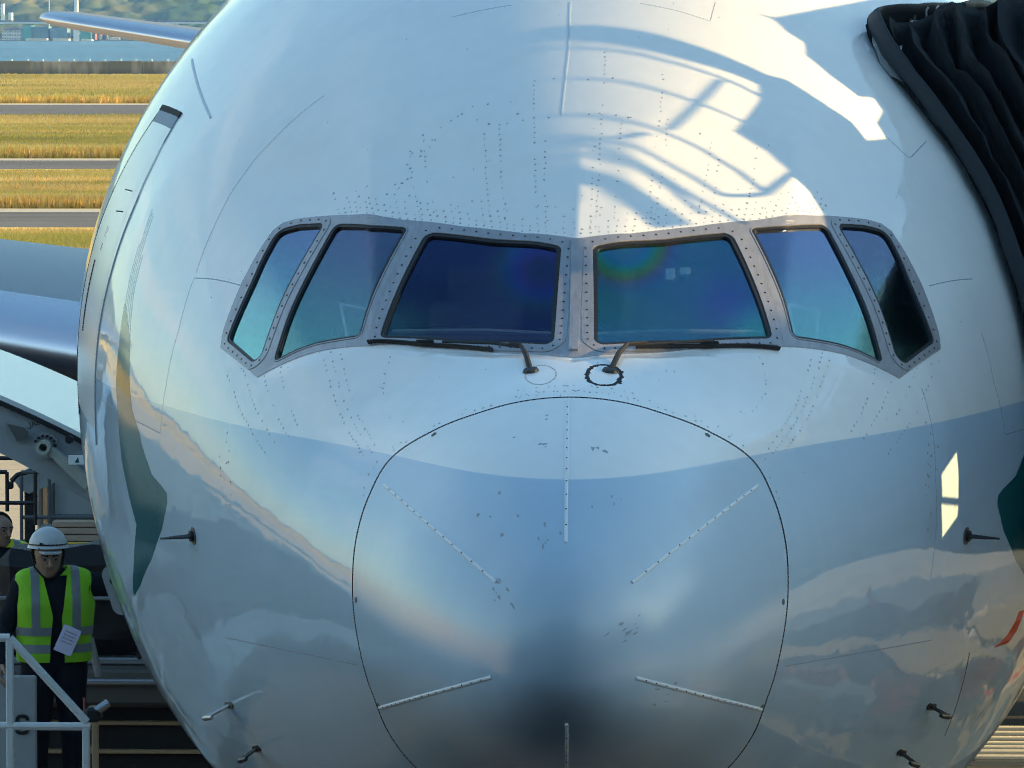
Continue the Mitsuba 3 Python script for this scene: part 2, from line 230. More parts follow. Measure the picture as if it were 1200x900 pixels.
HOLES = {"A_top":[[5.304,8.212],[5.315,8.204],[5.34,8.183],[5.299,8.097],[5.232,7.975],[5.167,7.83],[5.128,7.718],[5.152,7.671]],"zone":[[5.247,8.182],[5.219,8.159],[5.168,8.091],[5.11,7.996],[5.061,7.884],[5.03,7.755],[5.006,7.68],[4.88,7.605],[4.539,7.471],[4.508,7.409],[4.47,7.332],[4.377,7.222],[4.339,7.191],[4.309,7.086],[4.22,6.963],[4.028,6.815],[3.4,6.472],[2.891,6.455],[2.587,6.638],[2.858,6.773],[3.866,7.372],[4.322,7.667],[4.759,7.918]],"B":[[[5.159,8.134],[5.138,8.119],[5.119,8.082],[5.088,8.016],[5.028,7.909],[4.985,7.808],[4.95,7.711],[4.895,7.6]],0.02],"C":[[[4.857,7.971],[4.836,7.956],[4.827,7.925],[4.798,7.859],[4.744,7.772],[4.693,7.676],[4.664,7.598],[4.638,7.508]],0.018],"D":[[[4.497,7.762],[4.47,7.706],[4.427,7.643],[4.382,7.544],[4.329,7.413],[4.257,7.282],[4.143,7.14]],0.02],"E":[[[4.317,7.663],[4.282,7.605],[4.247,7.55],[4.183,7.436],[4.11,7.302],[4.02,7.17]],0.02],"F":[[[4.268,7.62],[4.216,7.562],[4.137,7.475],[4.067,7.358],[3.963,7.209],[3.893,7.1],[3.84,7.013]],0.022],"G":[[[4.157,7.546],[4.107,7.473],[4.062,7.391],[3.977,7.262],[3.838,7.103]],0.02],"rad1":[[[4.945,7.749],[4.691,7.66],[4.413,7.556]],0.022],"rad2":[[[4.384,7.207],[4.236,7.164],[4.13,7.132],[4.076,7.14],[4.018,7.176]],0.025],"rad3":[[[4.349,7.566],[4.28,7.57]],0.025],"dark":[[4.033,7.459],[3.998,7.399],[3.919,7.298],[3.831,7.184],[3.74,7.072],[3.641,7.097],[3.778,7.25],[3.888,7.353],[3.9,7.39],[4.065,7.494]],"strip_in":[[5.152,7.671],[5.11,7.559],[5.087,7.471],[5.084,7.382],[5.035,7.265]],"strip_out":[[5.717,8.001],[5.635,7.921],[5.593,7.842],[5.467,7.773],[5.384,7.635],[5.341,7.505],[5.424,7.477],[5.353,7.391],[5.22,7.342],[5.161,7.248]],"topline":[[5.717,8.001],[6.131,7.975],[6.374,7.958]],"dots":[[[3.597,5.554],[3.832,5.632],[3.825,5.389],[3.594,5.437]],[[3.582,5.409],[3.827,5.358],[3.821,5.299],[3.613,5.229]]]}

# ------------------------------------------------------------------ AIRLINER
A = 'airliner'
tag(A, 'white wide-body airliner with pale blue-grey belly, seen nose-on at the boarding bridge', 'airliner')
_ra = [0, .38, .64, .878, 1.07, 1.287, 1.508, 1.745, 2.03, 2.27, 2.447, 2.8, math.pi]
_rs = [1.607, 1.628, 1.706, 1.78, 1.714, 1.632, 1.558, 1.525, 1.597, 1.775, 1.87, 1.93, 1.945]
_ring = PchipInterpolator(_ra, _rs)
def ring_s(th): return _ring(np.abs((np.asarray(th) + np.pi) % (2 * np.pi) - np.pi))
NT = 720
TH = np.linspace(-np.pi, np.pi, NT, endpoint=False) + np.pi
opens = {i: [poly(FEAT['open%d' % i]), poly(mirror(FEAT['open%d' % i]))] for i in (1, 2, 3)}
def rounded(pg, r): return pg.buffer(-r).buffer(r, quad_segs=6)
opens[1] = [rounded(p, .05) for p in opens[1]]; opens[2] = [rounded(p, .03).buffer(.010) for p in opens[2]]; opens[3] = [rounded(p, .045).buffer(.014) for p in opens[3]]
all_open = unary_union([p for v in opens.values() for p in v])
def grid_mesh(s, th, closed=True, hole=None):
    n, k = s.shape
    v = surf(s, th).reshape(-1, 3)
    i, j = np.meshgrid(np.arange(n - 1), np.arange(k), indexing='ij'); j2 = (j + 1) % k
    a, b, c, d = (i * k + j).ravel(), (i * k + j2).ravel(), ((i + 1) * k + j2).ravel(), ((i + 1) * k + j).ravel()
    if hole is not None:
        tw = (th + np.pi) % (2 * np.pi) - np.pi
        cs = ((s[:-1] + s[1:]) / 2).ravel(); ct = (tw[:-1] + np.pi / k).ravel()
        keep = ~contains_xy(hole, cs * CH[0], ct * CH[1])
        a, b, c, d = a[keep], b[keep], c[keep], d[keep]
    f = np.vstack([np.stack([a, c, b], 1), np.stack([a, d, c], 1)])
    return trimesh.Trimesh(v, f[:, ::-1], process=False)
u = np.linspace(0.02, 1, 150)[:, None]
rad = grid_mesh((u * np.sqrt(ring_s(TH)[None] - .006)) ** 2, np.broadcast_to(TH, (150, NT)))
tip = len(rad.vertices)
rad = trimesh.Trimesh(np.vstack([rad.vertices, [[0, 0, ZC - .95]]]), np.vstack([rad.faces, [[tip, (j + 1) % NT, j] for j in range(NT)]]), process=False)
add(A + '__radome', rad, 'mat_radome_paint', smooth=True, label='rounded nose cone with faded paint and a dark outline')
u = np.linspace(0, 1, 430)[:, None]; r0 = np.sqrt(ring_s(TH)[None] + .006)
nose = grid_mesh((r0 + u * (math.sqrt(12) - r0)) ** 2, np.broadcast_to(TH, (430, NT)), hole=all_open.buffer(.012))
aft_s = [12] + list(range(14, 57, 3)) + [58, 61, 64, 67, 70, 72.5, 73.5]
tk = np.linspace(0, 2 * np.pi, 96, endpoint=False); vs = []
for s_ in aft_s:
    t_ = max(0.0, (s_ - 56) / 17.5); w_ = 3.1 * (1 - t_ ** 1.7 * .93); b_ = 3.1 * (1 - t_ ** 1.4 * .93) ; zc = ZC + (3.1 - 3.1 * (1 - t_ ** 1.4 * .93)) * .72
    vs.append(np.stack([w_ * np.sin(tk), np.full(96, s_), zc + b_ * np.cos(tk)], 1))
i, j = np.meshgrid(np.arange(len(aft_s) - 1), np.arange(96), indexing='ij'); j2 = (j + 1) % 96
a, b, c, d = (i * 96 + j).ravel(), (i * 96 + j2).ravel(), ((i + 1) * 96 + j2).ravel(), ((i + 1) * 96 + j).ravel()
aft = trimesh.Trimesh(np.vstack(vs), np.vstack([np.stack([a, c, b], 1), np.stack([a, d, c], 1)])[:, ::-1], process=False)
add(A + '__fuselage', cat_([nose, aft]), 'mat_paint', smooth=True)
th_ = np.linspace(-np.pi, np.pi, 481)
add(A + '__radome_seal', ribbon(np.stack([ring_s(th_), th_], 1), .016, .0006, -.03, dense=False), 'mat_gap', smooth=40)

# cockpit windows: glass, gasket, screwed retainer, metal surround
metal_outer = unary_union([poly(FEAT['outer']), poly(mirror(FEAT['outer']))]).buffer(.004).buffer(-.004)
metal_outer = rounded(metal_outer, .012)
screws = []
surround_holes = []
for i in (1, 2, 3):
    for k, pg in enumerate(opens[i]):
        side = ('left', 'right')[k]
        w = add(A + '__cockpit_window', drape(pg.buffer(-.004), -.011, -.016, .05), 'mat_glass_' + (side if i == 1 else 'mid' if (i, k) in ((2, 0), (3, 1)) else 'side'), smooth=30)
        add(w + '__gasket', drape(pg.buffer(.004).difference(pg.buffer(-.021 if i == 1 else -.015)), .002, -.016, .03), 'mat_rubber', smooth=30)
        wd = {1: .075, 2: .010, 3: .050}[i]
        outer_r = pg.buffer(wd, quad_segs=6).intersection(metal_outer.buffer(-.006))
        if i == 1: outer_r = outer_r.difference(sbox(-9, -.038, 9, .038))
        add(w + '__retainer', drape(outer_r.difference(pg.buffer(.003)), .0065, -.02, .035), 'mat_frame_metal', smooth=30)
        surround_holes.append(outer_r)
        if i != 2:
            ringl = pg.buffer(wd * .55, quad_segs=6).exterior; n = int(ringl.length / .074)
            screws += [ringl.interpolate(t, normalized=True).coords[0] for t in np.linspace(0, 1, n, endpoint=False)]
add(A + '__window_surround', drape(metal_outer.difference(unary_union(surround_holes).buffer(.003)), .0035, -.015, .04), 'mat_frame_metal', smooth=30, label='bare metal surround of the six cockpit windows')
add(A + '__centre_post', drape(sbox(2.33 * CH[0], -.030, 3.23 * CH[0], .030), .012, -.01, .03), 'mat_frame_metal', smooth=30)

def studs(q, r, h=.0018, sides=6):
    """many flat round heads in one mesh"""
    q = np.asarray(q, float); p, n = at(q, h), normal(q[:, 0], q[:, 1])
    t = np.cross(n, [0.1, 0.2, 0.97]); t /= np.linalg.norm(t, axis=1, keepdims=True); b = np.cross(n, t)
    g = np.arange(sides) * 2 * np.pi / sides; r = np.broadcast_to(r, (len(q),))[:, None, None]
    top = p[:, None] + r * (np.cos(g)[None, :, None] * t[:, None] + np.sin(g)[None, :, None] * b[:, None])
    base = top + (top - p[:, None]) * .25 - n[:, None] * (h + .004)
    m, k = len(q), sides
    v = np.concatenate([top, base, (p + n * h * .3)[:, None]], 1).reshape(-1, 3); f = []
    for j in range(k):
        j2 = (j + 1) % k; f += [[2 * k, j, j2], [j, k + j, k + j2], [j, k + j2, j2]]
    f = (np.arange(m)[:, None, None] * (2 * k + 1) + np.array(f)[None]).reshape(-1, 3)
    return trimesh.Trimesh(v, f, process=False)
add(A + '__frame_screw', studs(np.array(screws) / CH, .0058, .0085), 'mat_black', kind='stuff')

# rivet heads on the skin
riv, rr = [], []
def row(q, step, r=.0045, jit=.004, keep=.8):
    q = resample(q, step)
    for a_ in q:
        if RNG.random() < keep: riv.append(a_ + RNG.normal(0, jit, 2) / CH); rr.append(r * RNG.uniform(.6, 1.25))
top_th = np.linspace(-.66, .66, 60)
top_s = np.interp(np.abs(top_th), [0, .15, .33, .49, .54, .62, .70], [3.245, 3.33, 3.516, 3.706, 3.787, 3.955, 4.10])
for off, kp in ((.03, .95), (.07, .92), (.12, .75), (.17, .45), (.23, .25)):
    row(np.stack([top_s + off, top_th], 1), .046, .0052, .003, kp)
for th0, s0, s1 in ((-.245, 3.5, 4.2), (-.205, 3.45, 4.25), (-.09, 3.4, 4.05), (-.115, 3.4, 4.6), (.05, 3.35, 4.9), (.035, 3.35, 4.0), (.10, 3.4, 4.2), (.19, 3.45, 4.7), (.215, 3.5, 4.3), (.33, 3.6, 4.3), (.36, 3.6, 4.1), (.45, 3.7, 4.3), (-.40, 3.7, 4.35), (-.44, 3.7, 4.3)):
    row([[s0, th0], [(s0 + s1) / 2, th0 * 1.01], [s1, th0 * .98]], .048, .0048, .002, .72)
for s0, a0, a1 in ((4.27, -.22, .12), (4.32, -.30, -.12), (4.26, .05, .30), (4.62, -.10, .08)):
    row([[s0, a0], [s0 - .02, (a0 + a1) / 2], [s0, a1]], .06, .0065, .012, .6)
row([[3.95, -.50], [4.25, -.40], [4.45, -.28], [4.5, -.22]], .028, .006, .02, .6)
for sg in (-1, 1):
    for th0, s0, s1 in ((.86, 2.0, 2.95), (.89, 2.0, 3.02), (.925, 2.05, 3.0), (1.07, 2.75, 3.3), (1.13, 2.8, 3.42), (1.19, 2.9, 3.6), (.70, 2.45, 2.7), (1.25, 2.95, 3.7)):
        row([[s1, sg * (th0 - .05)], [(s0 + s1) / 2, sg * th0], [s0, sg * (th0 + .03)]], .046, .0045, .003, .72)
    for th0, s0 in ((1.30, 3.25), (1.34, 3.25), (1.40, 3.3)):
        row([[s0 + .2, sg * th0], [s0, sg * (th0 + .22)]], .06, .006, .006, .6)
    thr = np.linspace(.05, 1.1, 40) * sg
    row(np.stack([ring_s(thr) + .055, thr], 1), .06, .0045, .01, .45); row(np.stack([ring_s(thr) + .10, thr], 1), .06, .0045, .012, .3)
    row(np.stack([1.70 + 0 * thr[:12], np.linspace(-.02, .30, 12) * sg], 1), .045, .005, .006, .8); row(np.stack([1.78 + 0 * thr[:12], np.linspace(-.02, .26, 12) * sg], 1), .05, .005, .008, .7)
ov = np.linspace(0, 2 * np.pi, 40)
for a_ in ov[:-1]: riv.append([1.98 + .155 * np.sin(a_), -.125 + .062 * np.cos(a_)]); rr.append(.005)
for k in range(110):
    riv.append([RNG.uniform(1.9, 5.5), RNG.uniform(-1.2, 1.2)]); rr.append(RNG.uniform(.002, .004))
riv, rr = np.array(riv), np.array(rr)
ok = ~contains_xy(metal_outer.buffer(.01), riv[:, 0] * CH[0], riv[:, 1] * CH[1])
add(A + '__rivet', studs(riv[ok], rr[ok]), 'mat_rivet', kind='stuff')
for a_, s_ in ((-.65, 1.66), (.65, 1.66), (-1.55, 1.50), (1.55, 1.49), (-2.1, 1.60), (2.1, 1.60)):
    add(A + '__radome_latch', studs([[s_, a_]], .014, .003, 10), 'mat_dirty_steel')

# lightning strips on the radome, each with its row of segment gaps
for k, q in enumerate((FEAT['strip0'], FEAT['strip1'], mirror(FEAT['strip1']), FEAT['strip3'], mirror(FEAT['strip3']), FEAT['strip5'])):
    s_ = add(A + '__radome__lightning_strip', ribbon(q, .015, .007), 'mat_strip', smooth=50)
    l = resample(q, .11)[1:-1]
    add(A + '__radome__strip_fastener', studs(l, .0045, .0085), 'mat_gap', kind='stuff')
# worn paint on the radome
def blob(s, t, r, n=11):
    a_ = np.linspace(0, 2 * np.pi, n, endpoint=False); rad_ = r * RNG.uniform(.35, 1.25, n)
    return Polygon(np.stack([s * CH[0] + rad_ * np.cos(a_), t * CH[1] * max(.25, math.sqrt(s / 2.4)) / max(.25, math.sqrt(s / 2.4)) + rad_ * np.sin(a_) * 1.5], 1)).buffer(0)
chips = []
for cs, ct, n, sp in ((.20, -.86, 9, .035), (.13, 1.15, 12, .035), (.30, -.2, 7, .04), (1.0, .17, 5, .03), (1.02, -.12, 3, .02), (.55, .35, 4, .05), (1.3, -.3, 3, .1), (.6, -.4, 5, .1), (.35, 1.9, 6, .05)):
    for k in range(n):
        chips.append(blob(max(.03, cs + RNG.normal(0, sp)), ct + RNG.normal(0, sp * 1.7), RNG.uniform(.008, .02)))
add(A + '__radome__worn_patch', cat_([drape(g, .0009, -.002, .03) for g in chips if g.area > 1e-6]), 'mat_chip', smooth=30, kind='stuff')

# panel joints
for k in ('seam_a', 'seam_c2', 'seam_c3', 'seam_c4', 'seam_c5', 'seam_d', 'seam_e'):
    q = FEAT[k]
    add(A + '__panel_joint', ribbon(q, .0055, .0007), 'mat_seam', smooth=50)
add(A + '__panel_joint', ribbon(mirror(FEAT['seam_d']), .0055, .0007), 'mat_seam', smooth=50)
add(A + '__panel_joint', ribbon(FEAT['seam_b'], .0055, .0007), 'mat_seam', smooth=50)
add(A + '__panel_joint', ribbon(FEAT['seam_b2'], .0055, .0007), 'mat_seam', smooth=50)
add(A + '__panel_joint', ribbon(FEAT['seam_g'], .012, .001), 'mat_gap', smooth=50)
add(A + '__drip_strip', ribbon(FEAT['crown_strip'], .014, .0022), 'mat_drip', smooth=50)
add(A + '__drip_strip', ribbon(FEAT['left_strip'], .016, .006), 'mat_drip', smooth=50)
# forward service door (image left)
DF, DA = np.array(FEAT['door_front']), np.array(FEAT['door_aft'])
d_ = add(A + '__service_door', drape(Polygon(np.vstack([chart([[6.50, -.985], [6.40, -1.05], [6.30, -1.15], [6.25, -1.3], [6.22, -1.5], [6.22, -1.62]]), chart([[7.22, -1.62], [7.24, -1.5], [7.23, -1.3], [7.16, -1.15], [7.10, -1.05], [7.08, -1.01]])])).buffer(0), .006, -.01, .08), 'mat_white_gloss', smooth=30)
add(d_ + '__door_joint', ribbon([[6.52, -.96], [6.44, -1.03], [6.30, -1.15], [6.24, -1.3], [6.21, -1.5], [6.21, -1.64]], .006, .007), 'mat_seam', smooth=50)
add(d_ + '__door_joint', ribbon([[7.09, -1.0], [7.11, -1.05], [7.17, -1.15], [7.25, -1.3], [7.26, -1.5], [7.24, -1.64]], .014, .008), 'mat_gap', smooth=50)
add(d_ + '__top_gap', drape(Polygon(chart([[7.11, -.985], [6.53, -.945], [6.50, -.985], [7.06, -1.022]])), .008, -.01, .05), 'mat_seam', smooth=30)
add(d_ + '__top_gap', drape(Polygon(chart([[7.11, -.985], [6.53, -.945], [6.515, -.957], [7.10, -.998]])), .010, -.01, .05), 'mat_gap', smooth=30)
add(d_ + '__hinge_slot', ribbon([[6.95, -1.33], [6.95, -1.40], [6.95, -1.48]], .03, .010), 'mat_gap', smooth=50)
for q in (FEAT['hand1'], FEAT['hand2']): add(d_ + '__handle_slot', ribbon([[6.76, q[0][1]], [6.53, q[1][1]]], .008, .008), 'mat_gap', smooth=50)
lam('mat_red_mark', (0.32, 0.08, 0.08), 0.6)
for k in range(7): add(d_ + '__stencil_mark', ribbon([[6.86, -1.25 - .006 * k - .012 * (k > 3)], [6.80, -1.25 - .006 * k - .012 * (k > 3)]], .005, .0075), 'mat_red_mark')
# brush-stroke emblem, both sides
_sw = np.array(FEAT['swoosh']); _wedge = np.vstack([_sw[4:24]])
_e1, _e2 = _sw[:5], np.vstack([_sw[-1:-6:-1]])
for mir in (0, 1):
    q = mirror(_wedge) if mir else _wedge
    em = add(A + '__wing_emblem', drape(rounded(poly(q), .012), .0010, -.002, .06), 'mat_teal', smooth=30, label='dark teal brush stroke painted on the side of the nose')
    for t_ in (.08, .30, .52, .72, .92):
        l_ = _e1 * (1 - t_) + _e2 * t_; l_ = l_[int(1 + 3 * abs(t_ - .45)):]
        add(em + '__brush_line', ribbon(mirror(l_) if mir else l_, .011, .001), 'mat_teal_pale', smooth=50)

# wipers
for L, sg in (('L', -1), ('R', 1)):
    w = add(A + '__wiper', tube(at(FEAT['wipa' + L], .035), [.006, .007, .010]), 'mat_wiper_arm', smooth=40)
    add(w + '__blade', ribbon(FEAT['wipb' + L], .014, .026, .006), 'mat_rubber', smooth=50)
    m_ = at([FEAT['wipb' + L][1]], .045)[0]
    add(w + '__blade_clip', rbox(m_ - [0, 0, .012], (.09, .02, .02), .005), 'mat_black')
    hub = at(FEAT['hub' + L], .0)[0]; e_ = at([FEAT['wipa' + L][2 if L == 'L' else 0]], .045)[0]
    add(w + '__drive_arm', tube([hub, hub * .5 + e_ * .5 + [0, 0, .02], e_, e_ + (at([FEAT['wipa' + L][1]], .05)[0] - e_) * .4], [.015, .014, .010, .006]), 'mat_wiper_arm', smooth=40)
    add(w + '__pivot', studs(FEAT['hub' + L], .034, .012, 12), 'mat_black')
q = np.stack([1.98 + .165 * np.sin(ov), .128 + .068 * np.sign(np.cos(ov)) * np.abs(np.cos(ov)) ** .8], 1)
add(A + '__access_panel', ribbon(q, .016, .002), 'mat_gap', smooth=50, label='oval wiper access panel with dark sealant round it')
sl = resample(q, .022); add(A + '__access_panel__sealant', studs(sl + RNG.normal(0, .005, sl.shape) / CH, RNG.uniform(.006, .013, len(sl)), .002), 'mat_gap', kind='stuff')

# probes
def frame_at(q):
    p, n = at([q])[0], normal(np.array([q[0]]), np.array([q[1]]))[0]
    f = np.array([0, -1.0, 0]); f -= n * (f @ n); f /= np.linalg.norm(f); return p, n, f, np.cross(n, f)
for q in (FEAT['aoaL'][0], FEAT['aoaR'][0]):
    p, n, f, d_ = frame_at(q)
    v = add(A + '__flow_vane', disc(p + n * .002, n, .045, .008, 24), 'mat_dirty_steel', smooth=30)
    add(v + '__hub', disc(p + n * .012, n, .028, .02, 16), 'mat_black', smooth=30)
    o = p + n * .015
    add(v + '__vane', hull([o + f * .035, o - f * .05, o + d_ * .013 - n * .004, o - d_ * .013, o + n * .15 - f * .02, o + n * .15 - f * .055, o + n * .15 - f * .04 + d_ * .005, o + n * .15 - f * .04 - d_ * .005]), 'mat_black')
for q, big in ((FEAT['pit1'][0], 1), (FEAT['pit2'][0], 0), (FEAT['pit3'][0], 0), (FEAT['pit4'][0], 0)):
    p, n, f, d_ = frame_at(q); L_ = .155 if big else .115
    mt = 'mat_steel' if big else 'mat_black'
    base = hull([p + f * a_ * .085 + d_ * b_ * .018 + n * h_ for a_, b_ in ((-1, 0), (-.7, 1), (.7, 1), (1, 0), (.7, -1), (-.7, -1)) for h_ in (-.004, .007)])
    v = add(A + '__air_probe', base, 'mat_black' if not big else 'mat_dirty_steel')
    add(v + '__strut', hull([p + f * (a_ * .026 + h_ * .25) + d_ * b_ * .010 + n * h_ for h_ in (0, L_) for a_, b_ in ((-1, 0), (0, 1), (1, 0), (0, -1))]), mt)
    h_ = p + n * L_ + f * L_ * .25
    add(v + '__head', tube([h_ - f * .03, h_, h_ + f * .13, h_ + f * .17], [.010, .015, .013, .009]), mt, smooth=40)

# flight deck behind the glass
g = add(A + '__glareshield', cat_([rbox((0, 3.28, 5.86), (1.9, .5, .05), .02), rbox((0, 3.5, 5.74), (1.8, .06, .24), .02)]), 'mat_interior')
add(A + '__flight_deck_wall', bx(-1.55, 1.55, 5.2, 5.25, 4.8, 6.75), 'mat_interior'); add(A + '__flight_deck_floor', bx(-1.0, 1.0, 2.4, 5.2, 4.75, 4.8), 'mat_interior')
add(A + '__overhead_panel', rbox((0, 4.35, 6.52), (.7, .8, .06), .02, None), 'mat_interior_grey')
for sx in (-1, 1):
    s_ = add(A + '__pilot_seat', cat_([rbox((sx * .55, 4.15, 5.35), (.5, .5, .12), .04), rbox((sx * .55, 4.42, 5.68), (.48, .12, .62), .05)]), 'mat_seat')
    add(s_ + '__headrest', rbox((sx * .55, 4.42, 6.08), (.28, .1, .18), .04), 'mat_seat')
    add(A + '__control_column', cat_([tube([(sx * .55, 3.72, 5.1), (sx * .55, 3.70, 5.62)], .025), tube([(sx * .55 - .15, 3.66, 5.76), (sx * .55 - .13, 3.68, 5.64), (sx * .55 + .13, 3.68, 5.64), (sx * .55 + .15, 3.66, 5.76)], .018)]), 'mat_interior_grey', smooth=40)
    h_ = np.array([sx * 1.12, 3.42, 5.90]); add(A + '__map_holder', tube([h_ + o for o in ([-.07, 0, .13], [.08, .02, .10], [.07, .02, -.06], [-.03, 0, -.06], [-.07, 0, .13])], .007, 6), 'mat_label_white' if 'mat_label_white' in scene else lam('mat_label_white', (0.75, 0.77, 0.78), 0.6))

for o_, sz_ in (((.46, 3.35, 6.185), (.045, .006, .055)), ((.535, 3.36, 6.20), (.05, .006, .035))): add(A + '__painted_glint', rbox(o_, sz_, .002), 'mat_label_white')  # white cards stand in for bright glints in the glass
for sx in (-1, 1): add(A + '__glareshield_rail', tube([(sx * .1, 3.08, 5.90), (sx * .45, 3.10, 5.915), (sx * .92, 3.30, 5.90)], .012, 6), 'mat_interior_grey')
# wings, stabilisers, fin
def airfoil(n=40):
    x = (1 - np.cos(np.linspace(0, np.pi, n))) / 2
    t = 5 * (.2969 * np.sqrt(x) - .126 * x - .3516 * x ** 2 + .2843 * x ** 3 - .1036 * x ** 4)
    cam = .02 * 4 * x * (1 - x)
    return x, t, cam
def wing_mesh(secs, x0=0.0, x1=1.0, off=0.0, n=40):
    """secs: (x, le_y, le_z, chord, thickness ratio); part of the chord between x0 and x1"""
    x, t, cam = airfoil(n); k = (x >= x0 - 1e-6) & (x <= x1 + 1e-6); x, t, cam = x[k], t[k], cam[k]; rows = []
    for X, ly, lz, c, th in secs:
        up = np.stack([np.full(len(x), X), ly + x * c, lz + (cam + t * th) * c + off], 1); lo = np.stack([np.full(len(x), X), ly + x * c, lz + (cam - t * th) * c - off], 1)
        up[:, 1] -= off; lo[:, 1] -= off
        rows.append(np.vstack([up[::-1], lo[1:]]))
    m, k = len(rows), len(rows[0]); f = []
    for i in range(m - 1):
        for j in range(k - 1):
            a_, b_ = i * k + j, (i + 1) * k + j; f += [[a_, b_, b_ + 1], [a_, b_ + 1, a_ + 1]]
    v = np.vstack(rows)
    for i0 in (0, (m - 1) * k):
        c_ = len(v); v = np.vstack([v, v[i0:i0 + k].mean(0)]); f += [[c_, i0 + j, i0 + j + 1] for j in range(k - 1)]
    mesh = trimesh.Trimesh(v, np.array(f), process=False); mesh.fix_normals(); return mesh
WS = [(2.4, 26.6, 3.98, 13.5, .094), (3.6, 27.3, 4.04, 12.8, .094), (9.6, 31.4, 4.72, 9.6, .11), (20, 38.6, 5.9, 5.6, .10), (30.0, 45.6, 7.4, 2.2, .09)]
HS = [(1.2, 62.8, 6.16, 6.6, .09), (9.9, 69.7, 7.44, 2.6, .115), (10.4, 70.2, 7.51, 2.1, .105), (10.56, 70.7, 7.53, 1.4, .07), (10.62, 71.1, 7.535, .8, .03)]
for sg in (-1, 1):
    sec = [(sg * a_, *r_) for a_, *r_ in WS]
    w = add(A + '__wing', wing_mesh(sec), 'mat_wing_paint', smooth=40)
    add(w + '__slat', wing_mesh(sec[1:], 0, .10, .012), 'mat_polished', smooth=40, label='polished metal leading edge of the wing')
    sec = [(sg * a_, *r_) for a_, *r_ in HS]
    h_ = add(A + '__stabiliser', wing_mesh(sec), 'mat_wing_paint', smooth=40)
    add(h_ + '__leading_edge', wing_mesh(sec[:4], 0, .16, .004), 'mat_polished', smooth=40, label='polished metal leading edge of the tailplane')
fin = hull([(x_, y_, z_) for y_, z_, w_ in ((57, 8.4, .1), (66, 8.4, .4), (68.5, 8.0, .05), (69, 18.4, .05), (72.5, 18.4, .03)) for x_ in (-w_, w_)])
add(A + '__fin', fin, 'mat_teal')
add(A + '__wing_fairing', trimesh.creation.icosphere(4).apply_transform(np.diag([3.5, 11, 1.9, 1])).apply_translation((0, 34, 3.6)), 'mat_wing_paint', smooth=True)

# open forward cargo door (image left): hinged at its top, swung out and up
CY0, CY1 = 11.0, 13.7
def door_arc(o=0.0):
    """(x, z) along the raised door from hinge to tip, skin side up"""
    t_ = np.linspace(0, 1, 14)
    a_ = np.radians(31 - 14 * t_)                              # slope flattens outwards
    x = -3.02 - np.concatenate([[0], np.cumsum(np.cos(a_[1:]) * 1.75 / 13)]); z = 4.625 + np.concatenate([[0], np.cumsum(np.sin(a_[1:]) * 1.75 / 13)])
    return np.stack([x + o * np.sin(a_) * -1 * -1, z - o], 1) if o else np.stack([x, z], 1)
def plate(pts, y0, y1, th):
    pg = LineString(pts).buffer(th / 2, cap_style='flat'); m = trimesh.creation.extrude_polygon(pg, y1 - y0, engine='earcut')
    m.apply_transform(np.array([[1, 0, 0, 0], [0, 0, 1, y0], [0, 1, 0, 0], [0, 0, 0, 1.0]])); m.fix_normals(); return m
arc = door_arc()
lam('mat_door_frame', (0.30, 0.32, 0.34), 0.6, 0.3); lam('mat_arm', (0.36, 0.37, 0.33), 0.5, 0.4)
cd = add(A + '__cargo_door', plate(arc, CY0, CY1, .035), 'mat_white_gloss', smooth=20, label='white forward cargo door swung open beside the nose')
add(cd + '__rim', plate(arc - [0, .03], CY0 - .03, CY0 + .03, .03), 'mat_black', smooth=20)
pg = Polygon(np.vstack([arc[1:] - [0, .03], (arc - [0.0, .03] + np.stack([np.linspace(.05, -.02, 14), np.linspace(-.42, -.26, 14)], 1))[1:][::-1]]))
def yplate(pg, y0, t_):
    m = trimesh.creation.extrude_polygon(pg, t_, engine='earcut'); m.apply_transform(np.array([[1, 0, 0, 0], [0, 0, 1, y0], [0, 1, 0, 0], [0, 0, 0, 1.0]])); m.fix_normals(); return m
add(cd + '__side_frame', yplate(pg.buffer(0), CY0 + .02, .14), 'mat_door_frame')

for sg in (-1, 1):
    g_ = add(A + '__main_gear', cat_([tube([(sg * 5.5, 34.2, .9), (sg * 5.2, 34.0, 4.3)], [.20, .28], 14), tube([(sg * 5.5, 32.7, .66), (sg * 5.5, 35.8, .66)], .13, 10), tube([(sg * 5.45, 34.2, 1.6), (sg * 3.4, 34.0, 3.6)], .09, 8)]), 'mat_door_frame', smooth=40)
    for yk in (32.75, 34.25, 35.75):
        for xo in (-.55, .55): add(g_ + '__wheel', tube([(sg * 5.5 + xo - .24, yk, .67), (sg * 5.5 + xo - .2, yk, .67), (sg * 5.5 + xo + .2, yk, .67), (sg * 5.5 + xo + .24, yk, .67)], [.56, .67, .67, .56], 28), 'mat_rubber', smooth=40)
    add(g_ + '__gear_door', bx(sg * 6.2 - .03, sg * 6.2 + .03, 33.2, 35.2, 1.9, 4.1, .02), 'mat_wing_paint')

